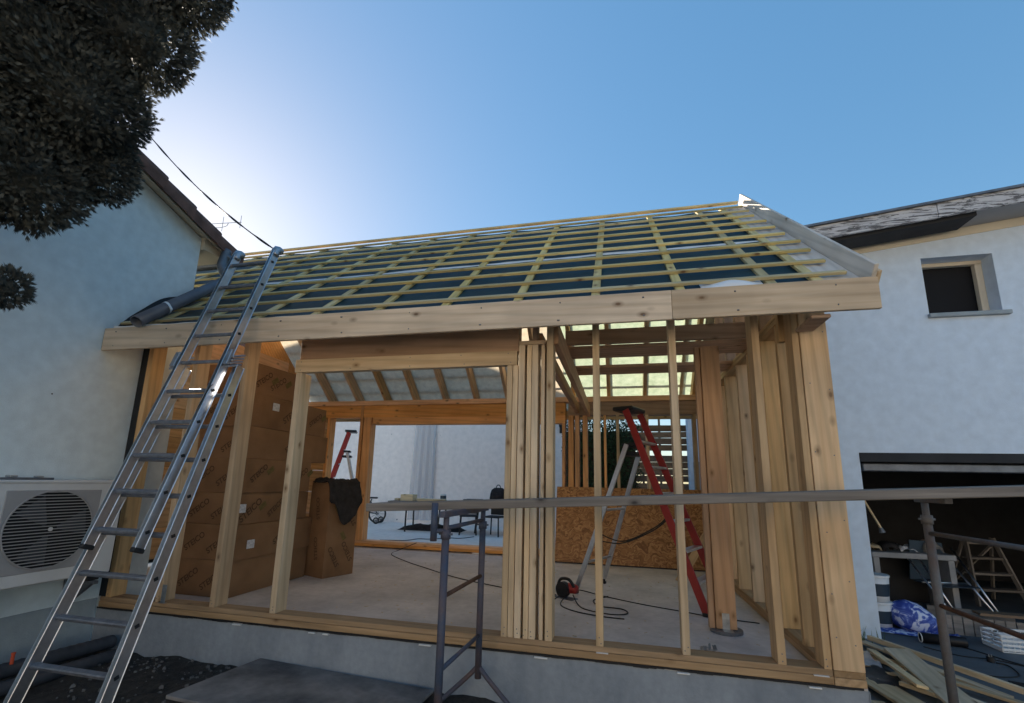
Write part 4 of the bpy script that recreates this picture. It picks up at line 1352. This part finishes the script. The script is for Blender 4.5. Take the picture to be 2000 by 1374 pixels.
cable('black cable looped on the slab beside the power tool', [(-.52, 1.70, .05), (-.45, 1.5, .007), (-.35, 1.32, .007), (-.1, 1.22, .007), (.05, 1.30, .007), (.0, 1.45, .007), (-.22, 1.50, .007), (-.30, 1.72, .007), (-.15, 1.95, .007)], .006)
cable('thin black cable running across the slab towards the inner post', [(-.75, 1.50, .006), (-.55, 2.15, .006), (-.2, 1.95, .006), (.2, 1.72, .006), (.6, 1.55, .006), (.9, 1.42, .006), (1.25, 1.35, .006)], .005)
cable('second black cable loop lying nearest the front sill by the power tool', [(-.60, 1.62, .04), (-.62, 1.42, .007), (-.45, 1.22, .007), (-.18, 1.12, .007), (.02, 1.10, .007)], .006)

# ================================================================== TERRACE BEHIND
BK = thing('bicycle', 'small black child bicycle with training wheels by the white terrace wall', 'bicycle', T(-7.62, 8.75, -.028, R(8)) @ Matrix.Scale(1.22, 4))
def wheel(name, x, r, y=0, sp=True, th=.022):
    w_ = MB().tube([(x + r * math.cos(2 * math.pi * i / 28), y, r + .0 + r * math.sin(2 * math.pi * i / 28)) for i in range(28)], th, 8, closed=True)
    o = w_.build(name, 'black_rubber', BK, T(0, 0, th), True)
    m = MB()
    for k in range(6):
        a = math.pi * k / 6
        m.tube([(x + r * math.cos(a), y, r + r * math.sin(a)), (x - r * math.cos(a), y, r - r * math.sin(a))], .004, 5)
    m.tube([(x, y - .04, r), (x, y + .04, r)], .025, 10)
    m.build('spokes', 'zinc', o)
wheel('wheel', .0, .20); wheel('wheel', .62, .20)
wheel('training_wheel', .66, .06, -.16, True, .016); wheel('training_wheel', .66, .06, .16, True, .016)
fm = MB()
for a, b, r in (((.0, 0, .22), (.10, 0, .58), .016), ((.08, 0, .50), (.34, 0, .27), .02), ((.34, 0, .27), (.46, 0, .56), .016), ((.34, 0, .27), (.62, 0, .22), .013), ((.44, 0, .50), (.62, 0, .22), .012)):
    fm.tube([a, b], r, 10)
fm.build('frame', 'black_plastic', BK)
MB().tube(smooth_path([(.16, -.24, .70), (.10, -.12, .70), (.11, 0, .62), (.10, .12, .70), (.16, .24, .70)], 5), .014, 8).build('handlebar', 'black_plastic', BK, None, True)
MB().tube([(.10, 0, .56), (.115, 0, .66)], .016, 8).build('stem', 'zinc', BK)
MB().box(.36, .60, -.06, .06, .57, .61, .02).build('saddle', 'black_rubber', BK)
MB().tube([(.34, -.04, .27), (.34, -.05, .27)], .075, 16).build('chain_guard', 'black_plastic', BK)
for s_ in (-1, 1): MB().box(.30, .38, s_ * .10 - .03, s_ * .10 + .03, .22 + s_ * .07, .24 + s_ * .07, .004).build('pedal', 'black_rubber', BK)
WT = thing('work_table', 'low table of boards on thin black legs on the terrace', 'table', T(-4.95, 7.55, -.028, R(4)))
MB().box(-.75, .75, -.35, .35, .70, .735, .004).build('table_top', 'grey_plank', WT)
for x in (-.28, .55):
    for y in (-.28, .28):
        MB().tube([(x, y, 0), (x + (.05 if x > 0 else 0), y * .9, .70)], .022, 8).build('leg', 'black_plastic', WT)
OF = [(-.62, .10, .2, .06, 0), (-.32, .34, .26, .16, 1), (.06, .5, .3, .045, 2)]
labs = ['low pale offcut at the left end of the terrace table', 'pale cardboard box standing on the terrace table', 'flat stack of pale boards on the terrace table']
for (x, sx, sy, h_, k) in OF:
    m = MB()
    if k == 2:
        b_ = thing('board_stack', labs[k], 'boards', T(-4.95 + x + .25, 7.50, .708))
        for q in range(3):
            MB().box(-.36, .36, -.13, .13, .022 * q + .001, .022 * q + .021, .002).build('board', 'scrap', b_, T(random.uniform(-.03, .03), 0, 0, random.uniform(-.06, .06)))
    else:
        b_ = thing('carton' if k == 1 else 'offcut', labs[k], 'box' if k == 1 else 'offcut', T(-4.95 + x, 7.50, .708))
        MB().box(-sx / 2, sx / 2, -sy / 2, sy / 2, 0, h_, .004).build('body', 'scrap', b_)
        MB().box(-sx / 2 + .01, sx / 2 - .01, -.01, .01, h_ - .001, h_ + .001).build('seam', 'scrap', b_)
PC = thing('paint_pot', 'small white pot with blue label on the terrace table', 'pot', T(-4.38, 7.62, .708))
MB().tube([(0, 0, 0), (0, 0, .17)], .075, 16).build('body', 'white_plastic', PC, None, True)
MB().tube([(0, 0, .07), (0, 0, .15)], .0765, 16, False).build('label_band', 'navy', PC, None, True)
MB().tube([(0, 0, .171), (0, 0, .185)], .079, 16).build('lid', 'white_plastic', PC)
bgm = MB()
for j in range(13):
    for i in range(15):
        u, v = i / 14 - .5, j / 12 - .5
        e = max(0, 1 - (abs(2 * u) ** 3 + abs(2 * v) ** 3))
        bgm.v.append((u * 1.7, v * .6, .002 + .17 * e ** .5 * (.75 + .5 * noise.noise(Vector((u * 6, v * 5, 3))))))
for j in range(12):
    for i in range(14):
        a = j * 15 + i
        bgm.f.append((a, a + 1, a + 16, a + 15))
tag(link('tarpaulin', bgm.raw('tarpaulin'), None, 'cloth_black', T(-4.75, 7.9, -.028, .05), True), 'black tarpaulin heaped on the terrace floor under the table', 'tarpaulin')
ss = MB()
for j in range(13):
    for i in range(25):
        u, v = i / 24, j / 12
        ss.v.append(((u - .5) * (.62 + .15 * v), -.05 - .05 * math.sin(u * 21 + v * 2) * (.3 + .7 * v) - .02, 3.1 - 3.0 * v))
for j in range(12):
    for i in range(24):
        a = j * 25 + i
        ss.f.append((a, a + 1, a + 26, a + 25))
tag(link('plastic_sheet', ss.raw('plastic_sheet'), None, 'sheeting', T(-5.72, 9.36, -.02), True), 'clear plastic sheeting hanging in folds down the white terrace wall', 'plastic sheet')
T2 = thing('garden_table', 'dark table with spread legs at the right of the terrace', 'table', T(-3.15, 7.9, -.028))
MB().box(-.75, .85, -.42, .42, .74, .78, .008).build('table_top', 'pipe_dark', T2)
for x in (-.35, .45):
    for y in (-.3, .3):
        MB().tube([(x, y, 0), (x * .8, y * .8, .74)], .028, 8).build('leg', 'black_plastic', T2)
def chair(label, x, y, rz):
    c_ = thing('garden_chair', label, 'chair', T(x, y, -.028, rz), 'dark chairs under the terrace table')
    MB().box(-.21, .21, -.21, .21, .42, .46, .012).build('seat', 'black_plastic', c_)
    MB().box(-.21, .21, .19, .22, .47, .72, .01).build('backrest', 'black_plastic', c_)
    for a in (-1, 1):
        for b in (-1, 1):
            MB().tube([(a * .20, b * .20, 0), (a * .18, b * .18, .42)], .018, 8).build('leg', 'black_plastic', c_)
chair('dark garden chair at the left end of the dark terrace table', -3.60, 7.35, .3)
chair('dark garden chair in front of the dark terrace table beside the stud pack', -2.92, 7.3, -.2)
BP = thing('backpack', 'dark backpack standing on the dark terrace table', 'bag', T(-2.98, 7.8, .754))
bm_ = MB(); rings = [(.0, .20, .12), (.06, .215, .13), (.18, .20, .12), (.28, .17, .09), (.33, .10, .05)]
for (z_, a, b) in rings:
    for k in range(16):
        t__ = 2 * math.pi * k / 16
        bm_.v.append((math.copysign(abs(math.cos(t__)) ** .6, math.cos(t__)) * a, math.copysign(abs(math.sin(t__)) ** .6, math.sin(t__)) * b, z_))
for q in range(4):
    for k in range(16):
        bm_.f.append((q * 16 + k, q * 16 + (k + 1) % 16, (q + 1) * 16 + (k + 1) % 16, (q + 1) * 16 + k))
bm_.f.append(tuple(range(64, 80)))
bm_.build('body', 'cloth_black', BP, None, True)
MB().box(-.13, .13, -.16, -.11, .03, .17, .02).build('pocket', 'cloth_black', BP)
MB().tube(smooth_path([(-.06, 0, .32), (-.03, 0, .39), (.03, 0, .39), (.06, 0, .32)], 5), .012, 8).build('carry_loop', 'pipe_dark', BP, None, True)
TR = thing('tray', 'flat dark tray lying on the dark terrace table', 'tray', T(-3.62, 7.75, .754))
MB().box(-.22, .22, -.14, .14, 0, .012, .003).build('base', 'zinc', TR)
MB().box(-.22, .22, -.14, -.128, .0125, .035, .002).box(-.22, .22, .128, .14, .0125, .035, .002).build('rim', 'zinc', TR)
cable('black cable lying across the terrace floor beyond the rear sill', [(-3.3, 6.9, -.022), (-3.5, 6.5, -.022), (-3.75, 6.45, -.022), (-4.05, 6.1, -.022), (-4.3, 6.05, -.022), (-4.45, 5.7, -.022), (-4.95, 5.55, -.022)], .008)
WL = thing('wall_lamp', 'small black lantern on the white terrace wall', 'lamp', T(-1.58, 9.39, 2.75))
MB().box(-.05, .05, -.02, .0, -.12, .12, .006).build('back_plate', 'black_plastic', WL)
MB().tube(smooth_path([(0, -.02, -.08), (0, -.10, -.10), (0, -.13, .02)], 5), .012, 8).build('arm', 'black_plastic', WL)
MB().tube([(0, -.13, .02), (0, -.13, .06), (0, -.13, .22), (0, -.13, .26), (0, -.13, .32)], [.03, .05, .075, .09, .015], 8).build('lantern', 'black_plastic', WL)
# hedge and slatted fence beyond the right bay
def leaf_cloud(name, mat, parent, spots, n, size, flat=.5, seed=1):
    rnd = random.Random(seed); m = MB()
    for k in range(n):
        c, rad = rnd.choice(spots)
        d = Vector((rnd.gauss(0, 1), rnd.gauss(0, 1), rnd.gauss(0, 1))).normalized()
        r = rnd.random() ** .35
        p = Vector(c) + Vector((d.x * rad[0], d.y * rad[1], d.z * rad[2])) * r
        s_ = size * rnd.uniform(.6, 1.3)
        a = Vector((rnd.gauss(0, 1), rnd.gauss(0, 1), rnd.gauss(0, 1))).normalized()
        b = a.orthogonal().normalized()
        m.poly(p - a * s_, p - b * s_ * flat, p + a * s_, p + b * s_ * flat)
    return link(name, m.raw(name), parent, mat)
HG = thing('hedge', 'dark green leafy hedge seen through the right bay', 'hedge', T(-.2, 7.6, -.1))
leaf_cloud('crown', 'hedge', HG, [((x, y, z_), (.42, .35, .45)) for x in (-.75, -.35, .05, .35) for y in (0, .3) for z_ in (.4, 1.0, 1.6, 2.2, 2.6)], 16000, .035, .5, 3)
MB().tube([(-.1, .1, -.3), (-.1, .1, 1.8)], [.05, .03], 8).build('trunk', 'bark', HG)
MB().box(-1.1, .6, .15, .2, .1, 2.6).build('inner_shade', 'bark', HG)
FN = thing('slatted_fence', 'brown slatted timber fence panel behind the red stepladder', 'fence', T(.9, 7.9, -.1))
for i, z_ in enumerate((.3, .455, .61, .765, .93, 1.085, 1.24, 1.42, 1.575, 1.73, 1.885, 2.15, 2.305, 2.46, 2.615)):
    MB().box(-.55, .75, -.012, .012, z_, z_ + random.choice((.14, .15, .15)), .003).build('slat', 'fence', FN, T(0, random.uniform(-.01, .01), 0, 0, 0, random.uniform(-.008, .008)))
for x in (-.35, .05, .50): MB().box(x, x + .05, .013, .06, 0, 2.95, .003).build('post', 'fence', FN)
WLX = thing('garden_wall', 'bright white rendered wall with a step at the far right of the bay', 'wall', T(1.66, 7.2, -.1))
MB().box(-.13, .12, 0, .3, -.3, 3.4).build('upper_wall', 'render_right', WLX)
MB().box(-.06, .14, -.12, -.003, -.3, 1.86, .01).build('lower_wall', 'plinth', WLX)
# ================================================================== GARAGE CONTENTS
FZ = -.345
def bucket(label, x, y, z):
    b = thing('paint_bucket', label, 'bucket', T(x, y, z), 'paint buckets by the garage door')
    MB().tube([(0, 0, 0), (0, 0, .27)], [.125, .145], 20).build('body', 'white_plastic', b, None, True)
    MB().tube([(0, 0, .06), (0, 0, .20)], [.1325, .1425], 20, False).build('label_band', 'navy', b, None, True)
    MB().tube([(0, 0, .271), (0, 0, .295)], .152, 20).build('lid', 'white_plastic', b)
bucket('white paint bucket on the floor at the left garage jamb', 2.98, 3.05, FZ + .003)
bucket('white paint bucket on top of the other at the garage jamb', 2.99, 3.06, FZ + .302)
DK = thing('desk', 'old white desk standing at the left inside the garage', 'desk', T(3.75, 4.1, FZ))
MB().box(-.42, .55, -.3, .3, .70, .77, .006).build('desk_top', 'desk', DK)
MB().box(-.40, -.33, -.28, .28, 0, .699, .004).build('side_panel', 'desk', DK)
MB().box(.46, .53, -.28, .28, 0, .699, .004).build('side_panel', 'desk', DK)
MB().box(-.329, .459, .24, .27, .05, .699, .004).build('back_panel', 'dark_wall', DK)
for k, (x, y, sx, sy, sz, mt, lab) in enumerate(((3.42, 4.0, .2, .2, .10, 'scrap', 'pale bundle on the left end of the white desk'), (3.62, 4.0, .22, .25, .14, 'cloth_black', 'dark bag on the white desk'), (3.86, 4.05, .22, .16, .08, 'paper', 'pale papers heaped on the white desk'), (4.15, 4.05, .24, .2, .16, 'grey_plank', 'grey bundle at the right end of the white desk'))):
    o = MB()
    for j in range(9):
        for i in range(9):
            u, v = i / 8 - .5, j / 8 - .5
            e = max(0, 1 - (abs(2 * u) ** 4 + abs(2 * v) ** 4) / 1.3)
            o.v.append((u * sx, v * sy, sz * e ** .5 * (.8 + .5 * noise.noise(Vector((u * 4 + k * 9, v * 4, 1))))))
    for j in range(8):
        for i in range(8):
            a = j * 9 + i
            o.f.append((a, a + 1, a + 10, a + 9))
    tag(link('bundle', o.raw('bundle'), None, mt, T(x, y, FZ + .773), True), lab, 'bundle')
fl = MB(); nu, nv = 22, 14
for j in range(nv + 1):
    v = j / nv
    for i in range(nu):
        a = 2 * math.pi * i / nu
        r = (math.sin(min(1, v * 1.12 + .12) * math.pi) ** .6) * (1 + .22 * noise.noise(Vector((math.cos(a) * 1.8, math.sin(a) * 1.8, v * 3))))
        fl.v.append((r * .24 * math.cos(a) - .16 * v, r * .20 * math.sin(a), .44 * v ** 1.1))
for j in range(nv):
    for i in range(nu):
        i2 = (i + 1) % nu
        fl.f.append((j * nu + i, j * nu + i2, (j + 1) * nu + i2, (j + 1) * nu + i))
fl.f.append(tuple(nv * nu + i for i in range(nu)))
tag(link('cloth_sack', fl.raw('cloth_sack'), None, 'floral', T(3.36, 2.98, FZ + .002), True), 'blue and white floral cloth bundle heaped on the garage floor', 'cloth bundle')
fs = MB()
for j in range(9):
    for i in range(19):
        u, v = i / 18 - .5, j / 8 - .5
        fs.v.append((u * .75, v * .30 * (1 - .4 * abs(u)), .012 + .05 * abs(noise.noise(Vector((u * 7, v * 6, 2)))) * (1 - abs(2 * v) ** 3)))
for j in range(8):
    for i in range(18):
        a = j * 19 + i
        fs.f.append((a, a + 1, a + 20, a + 19))
tag(link('cloth_sheet', fs.raw('cloth_sheet'), None, 'floral', T(3.26, 2.83, FZ + .002, -.15), True), 'blue and white floral cloth spread flat in front of the cloth bundle', 'cloth')
PP = thing('pipe_offcut', 'short black pipe with pale rim on the garage floor', 'pipe', T(3.28, 2.50, FZ + .052, R(-8)))
pm = MB(); n_ = 18
for (x, r) in ((.22, .05), (-.16, .05), (-.16, .042), (.1, .042)):
    for k in range(n_):
        a = 2 * math.pi * k / n_
        pm.v.append((x, r * math.cos(a), r * math.sin(a)))
for q in range(3):
    for k in range(n_):
        k2 = (k + 1) % n_
        pm.f.append((q * n_ + k, q * n_ + k2, (q + 1) * n_ + k2, (q + 1) * n_ + k))
pm.build('tube', 'black_plastic', PP, None, True)
MB().tube([(-.155 , .047 * math.cos(2 * math.pi * k / n_), .047 * math.sin(2 * math.pi * k / n_)) for k in range(n_)] if False else [(-.162, .047 * math.cos(2 * math.pi * k / n_), .047 * math.sin(2 * math.pi * k / n_)) for k in range(n_)], .005, 6, closed=True).build('rim', 'white_plastic', PP)
CH = thing('deck_chair', 'folding garden chair with bright aluminium tubes and dark blue fabric in the garage', 'chair', T(4.15, 3.72, FZ, R(10)))
for s_ in (-.26, .26):
    MB().tube([(s_ - .05, .42, .86), (s_ + .05, -.30, .01)], .013, 10).build('tube_leg', 'alu', CH, None, True)
    MB().tube([(s_ + .10, .36, .83), (s_ + .14, -.22, .01)], .013, 10).build('tube_leg', 'alu', CH, None, True)
MB().tube([(-.28, .10, .42), (.30, .10, .42)], .012, 10).build('cross_tube', 'alu', CH, None, True)
MB().prism([(-.28, .42), (.22, .42), (.20, .90), (-.22, .93)], .30, .315, 'y').build('fabric_back', 'navy', CH)
MB().box(-.25, .25, -.12, .29, .40, .412, .003).build('fabric_seat', 'navy', CH)
SP = thing('wooden_steps', 'pale wooden step stool standing dimly at the back of the garage', 'steps', T(5.25, 4.9, FZ, R(5)))
for s_ in (-.26, .26):
    beam('side_rail', (s_ * 1.25, -.25, .0), (s_ * .7, 0, .92), .025, .07, 'grey_plank', SP, (0, -1, .3))
    beam('back_leg', (s_ * 1.25, .35, .0), (s_ * .7, 0.03, .92), .025, .05, 'grey_plank', SP, (0, 1, .3))
for k in range(4):
    z_ = .2 + .21 * k; wv = .31 - .045 * k
    MB().box(-wv, wv, -.22 + .065 * k, -.06 + .065 * k, z_, z_ + .03, .004).build('step', 'grey_plank', SP)
beam('brace', (-.28, .28, .2), (.2, .08, .8), .02, .05, 'grey_plank', SP, (0, 1, 0))
CR = thing('crate', 'white plastic mesh crate on the floor at the right edge of the picture', 'crate', T(4.02, 2.54, FZ))
MB().box(-.25, .25, -.14, .14, .002, .012, .002).build('base', 'white_plastic', CR)
for k in range(4):
    z_ = .02 + .042 * k
    for y in (-.14, .14): MB().box(-.25, .25, y - .005, y + .005, z_, z_ + .024, .002).build('side_strip', 'white_plastic', CR)
    for x in (-.25, .25): MB().box(x - .005, x + .005, -.134, .134, z_, z_ + .024, .002).build('side_strip', 'white_plastic', CR)
for k in range(11):
    x = -.25 + .05 * k
    for y in (-.137, .137): MB().box(x - .004, x + .004, y - .004, y + .004, .012, .17, .001).build('upright', 'white_plastic', CR)
PB = thing('slatted_box', 'grey slatted box behind the white crate in the garage', 'box', T(4.05, 3.15, FZ, R(-12)))
for k in range(9):
    MB().box(-.40 + .09 * k, -.32 + .09 * k, -.24, -.225, .0, .20, .002).build('slat', 'grey_plank', PB)
MB().box(-.40, .40, -.224, .24, .0, .02).box(-.40, .40, .226, .24, .02, .20).build('tray', 'grey_plank', PB)
tag(beam('board_offcut', (4.0, 3.10, FZ + .225), (4.85, 3.02, FZ + .23), .16, .03, 'fence'), 'brown board lying across the grey slatted box', 'board')
cable('black cable lying on the garage floor ending in a plug', [(3.05, 1.70, FZ + .006), (3.2, 1.62, FZ + .006), (3.42, 1.70, FZ + .006), (3.52, 1.95, FZ + .006), (3.46, 2.02, FZ + .008)], .006)
cable('straight black cable across the garage threshold', [(3.05, 2.35, FZ + .006), (3.25, 2.15, FZ + .006), (3.5, 2.12, FZ + .006), (3.75, 1.95, FZ + .006), (4.2, 1.9, FZ + .006)], .005)
cable('dark cable running from the slatted box towards the yard', [(3.42, 2.55, FZ + .006), (3.52, 2.35, FZ + .006), (3.62, 2.12, FZ + .006), (3.72, 1.95, FZ + .006)], .006)
PGm = thing('plug', 'black mains plug on the garage threshold', 'plug', T(3.44, 2.05, FZ + .003))
MB().tube([(0, 0, .0), (0, 0, .045)], .03, 14).build('body', 'black_rubber', PGm)
for s_ in (-1, 1): MB().tube([(s_ * .01, 0, .045), (s_ * .01, 0, .065)], .004, 8).build('pin', 'steel', PGm)
MT = thing('rubber_mat', 'black rubber mat at the lower right edge', 'mat', T(3.32, 1.35, FZ + .002, R(-20)))
MB().box(-.16, .16, -.09, .09, 0, .025, .004).build('pad', 'black_rubber', MT)
for k in range(6): MB().box(-.15, .15, -.08 + .028 * k, -.068 + .028 * k, .0255, .03, .001).build('rib', 'black_rubber', MT)
HK = thing('hand_tool', 'pale handled tool hanging inside the garage by the jamb', 'tool', T(3.22, 3.3, .72))
beam('handle', (-.14, 0, .42), (.02, 0, .06), .02, .03, 'scrap', HK, (0, 1, 0))
MB().tube([(.02, 0, .06), (.035, 0, .0)], [.02, .035], 10).build('head', 'zinc', HK)

# ================================================================== SCRAP TIMBER
SCR = [((2.52, 2.26, -.27), (3.25, .55, -.25), .045, .045, 'long thin pale batten lying nearest the garage on the scrap heap'),
       ((2.42, 2.20, -.30), (2.92, 1.05, -.31), .10, .022, 'pale board under the long batten on the scrap heap'),
       ((2.58, 1.88, -.26), (2.30, .35, -.22), .20, .025, 'wide pale board sloping towards the camera in the middle of the scrap heap'),
       ((2.36, 1.86, -.28), (2.20, .75, -.20), .075, .022, 'short upright looking lath in the middle of the scrap heap'),
       ((2.02, 1.15, -.31), (2.08, .25, -.26), .22, .022, 'broad pale offcut at the foot of the corner post'),
       ((2.20, 1.95, -.32), (2.52, 1.55, -.32), .16, .02, 'small wide offcut by the white garage wall'),
       ((2.30, 1.40, -.325), (2.85, .50, -.325), .14, .02, 'flat board at the bottom of the scrap heap'),
       ((2.10, 1.60, -.315), (2.45, .90, -.30), .06, .03, 'short stick crossing the scrap heap'),
       ((2.62, 1.30, -.30), (3.35, .22, -.27), .07, .022, 'narrow board at the right of the scrap heap'),
       ((2.15, .95, -.25), (2.62, .30, -.24), .05, .03, 'stubby batten lying across the scrap heap'),
       ((1.86, .72, -.325), (1.95, .05, -.32), .12, .02, 'pale board tucked beside the foundation corner')]
for a, b, wd, ht, lab in SCR:
    tag(beam('scrap_board', a, b, wd, ht, 'scrap', None, (random.uniform(-.15, .15), 0, 1)), lab, 'board', 'scrap timber heaped by the garage')
fo_ = MB()
for j in range(9):
    for i in range(9):
        u, v = i / 8 - .5, j / 8 - .5
        fo_.v.append((u * .30, v * .34, .07 * noise.noise(Vector((u * 5, v * 5, 8))) + .05))
for j in range(8):
    for i in range(8):
        a = j * 9 + i
        fo_.f.append((a, a + 1, a + 10, a + 9))
tag(link('plastic_film', fo_.raw('plastic_film'), None, 'sheeting', T(2.08, 1.55, -.32), True), 'crumpled silvery plastic film beside the corner post', 'film')
tm_ = MB()
for j in range(9):
    for i in range(9):
        u, v = i / 8 - .5, j / 8 - .5
        tm_.v.append((u * .36, v * .5, .05 * noise.noise(Vector((u * 5 + 3, v * 5, 8))) + .04))
for j in range(8):
    for i in range(8):
        a = j * 9 + i
        tm_.f.append((a, a + 1, a + 10, a + 9))
tag(link('black_film', tm_.raw('black_film'), None, 'black_plastic', T(2.08, 1.22, -.335), True), 'black plastic film under the scrap boards', 'film')
gs = MB()
for k in range(70):
    x = 2.42 + random.gauss(0, .09); y = 2.40 + random.uniform(-.10, .07)
    h_ = random.uniform(.06, .20); lx = random.gauss(0, .05); ly = random.gauss(0, .04)
    gs.poly((x - .004, y, -.345), (x + .004, y, -.345), (x + lx + .001, y + ly, -.345 + h_))
tag(link('grass', gs.raw('grass'), None, 'grass'), 'tuft of green grass at the foot of the white garage wall', 'grass', kind='stuff')

# ================================================================== CONIFER AT THE LEFT
TR_ = thing('conifer_tree', 'large dark conifer hanging over the top left corner', 'tree', T(-3.8, -2.5, GZ))
it = T(-3.8, -2.5, GZ).inverted()
lumps = [((-3.34, -2.00, 2.94), .27), ((-3.21, -1.76, 3.17), .20), ((-3.13, -1.97, 3.47), .32), ((-2.86, -1.90, 3.93), .27), ((-2.61, -1.86, 4.30), .22),
         ((-3.39, -2.09, 3.76), .44), ((-3.70, -2.28, 3.19), .50), ((-3.60, -2.49, 4.36), .58), ((-3.00, -2.13, 4.67), .52), ((-3.65, -2.31, 2.51), .29),
         ((-3.35, -1.96, 2.27), .09), ((-3.49, -2.20, 2.18), .18), ((-2.46, -1.96, 4.88), .29), ((-3.25, -2.35, 5.4), .62), ((-3.55, -2.5, 6.1), .5), ((-3.7, -2.55, 6.7), .32),
         ((-3.95, -2.75, 3.6), .55), ((-3.9, -2.9, 4.7), .6), ((-3.45, -2.85, 3.9), .5), ((-3.2, -2.7, 4.7), .5)]
rnd = random.Random(11)
cm = MB(); tot = sum(r * r for _, r in lumps)
CAMP = Vector((0, -3.68, 1.26))
for li, (c, r) in enumerate(lumps):
    c = Vector(c)
    nn = int((330000 if li < 13 else 50000) * r * r / tot)
    for k in range(nn):
        d = Vector((rnd.gauss(0, 1), rnd.gauss(0, 1), rnd.gauss(0, 1))).normalized()
        bump_ = 1.06 + .13 * noise.noise(d * 2.3 + c * 3) + .13 * noise.noise(d * 7 + c)
        q = .62 + .40 * rnd.random() ** .7 + max(0, rnd.gauss(0, .03))
        p = c + d * r * bump_ * q
        # spray: a small flat fan growing outwards, tips slightly lifted
        g_ = (d + Vector((rnd.gauss(0, .45), rnd.gauss(0, .45), rnd.gauss(.15, .45)))).normalized()
        s1 = g_.orthogonal().normalized(); s1.rotate(Matrix.Rotation(rnd.uniform(0, 6.28), 3, g_))
        L_ = rnd.uniform(.022, .048)
        for a in (-.3, -.1, .1, .3):
            t_ = (g_ * math.cos(a) + s1 * math.sin(a))
            ln = L_ * (1 - .35 * abs(a)); w_ = t_.cross(g_ if abs(a) > .01 else s1.cross(g_))
            w_ = (s1 * math.cos(a) - g_ * math.sin(a)) * .0026
            b0 = p + g_ * (.012 * (1 - abs(a)))
            i0 = len(cm.v)
            cm.v += [tuple(b0 - w_ * .5), tuple(b0 + t_ * ln * .55 - w_), tuple(b0 + t_ * ln), tuple(b0 + t_ * ln * .55 + w_)]
            cm.f.append((i0, i0 + 1, i0 + 2, i0 + 3))
link('crown', cm.raw('crown'), TR_, 'conifer', it)
cw = MB()
for c, r in lumps:      # dense twiggy core of every bough
    c = Vector(c); b0 = len(cw.v); nu, nv = 10, 7
    for j in range(nv + 1):
        for i in range(nu):
            th = math.pi * j / nv; ph = 2 * math.pi * i / nu
            d = Vector((math.sin(th) * math.cos(ph), math.sin(th) * math.sin(ph), math.cos(th)))
            cw.v.append(tuple(c + d * r * .60 * (1 + .3 * noise.noise(d * 2 + c))))
    for j in range(nv):
        for i in range(nu):
            i2 = (i + 1) % nu
            cw.f.append((b0 + j * nu + i, b0 + j * nu + i2, b0 + (j + 1) * nu + i2, b0 + (j + 1) * nu + i))
link('inner_twigs', cw.raw('inner_twigs'), TR_, 'conifer', it)
MB().tube([(-3.8, -2.5, -.5), (-3.78, -2.5, 1.2), (-3.72, -2.48, 3.2), (-3.6, -2.5, 5.2), (-3.65, -2.52, 6.6)], [.14, .11, .085, .05, .015], 12).build('trunk', 'bark', TR_, it, True)
for c, r in lumps[:10]:
    c = Vector(c)
    st_ = Vector((-3.74, -2.49, max(1.6, c.z - .5)))
    MB().tube([st_, st_.lerp(c, .5) + Vector((0, 0, .06)), c], [.04, .028, .012], 8).build('limb', 'bark', TR_, it, True)

# ================================================================== SMALL SITE LITTER
rl = random.Random(5)
lt = MB()
for k in range(260):
    x = rl.uniform(-4.4, 1.2); y = rl.uniform(.2, 4.2)
    if x < -3.2 and y < 2.5: continue
    L_ = rl.uniform(.004, .022); W_ = rl.uniform(.002, .006); a_ = rl.uniform(0, 3.14)
    lt.box(-L_, L_, -W_, W_, 0, rl.uniform(.001, .004), 0, T(x, y, .0005, a_))
tag(lt.build('wood_chips', 'scrap'), 'wood chips and splinters scattered over the concrete slab', 'wood chips', kind='stuff')

sc_ = MB().tube([(0, .0004, 0), (0, -.0012, 0)], .0045, 8).mesh('screw'); sc_.materials.append(M['zinc'])
rs_ = random.Random(9)
for x in (-4.76, -4.17, -3.57, -2.94, -.88, -.78, -.72, -.67, -.54, -.163, .434, 1.036, 1.31):
    for z in (.125, .155):
        link('screw', sc_, EX, None, T(x + rs_.uniform(-.012, .012), -.0035, z + rs_.uniform(-.01, .01)))
for x in (-2.9, -2.4, -1.8, -1.3, -.88):
    for z in (2.25, 2.33):
        link('screw', sc_, EX, None, T(x + rs_.uniform(-.03, .03), -.0045, z))
for z in (.25, .6, 1.0, 1.5, 2.0, 2.4):
    for x in (1.37, 1.49):
        link('screw', sc_, EX, None, T(x + rs_.uniform(-.012, .012), -.0045, z + rs_.uniform(-.05, .05)))
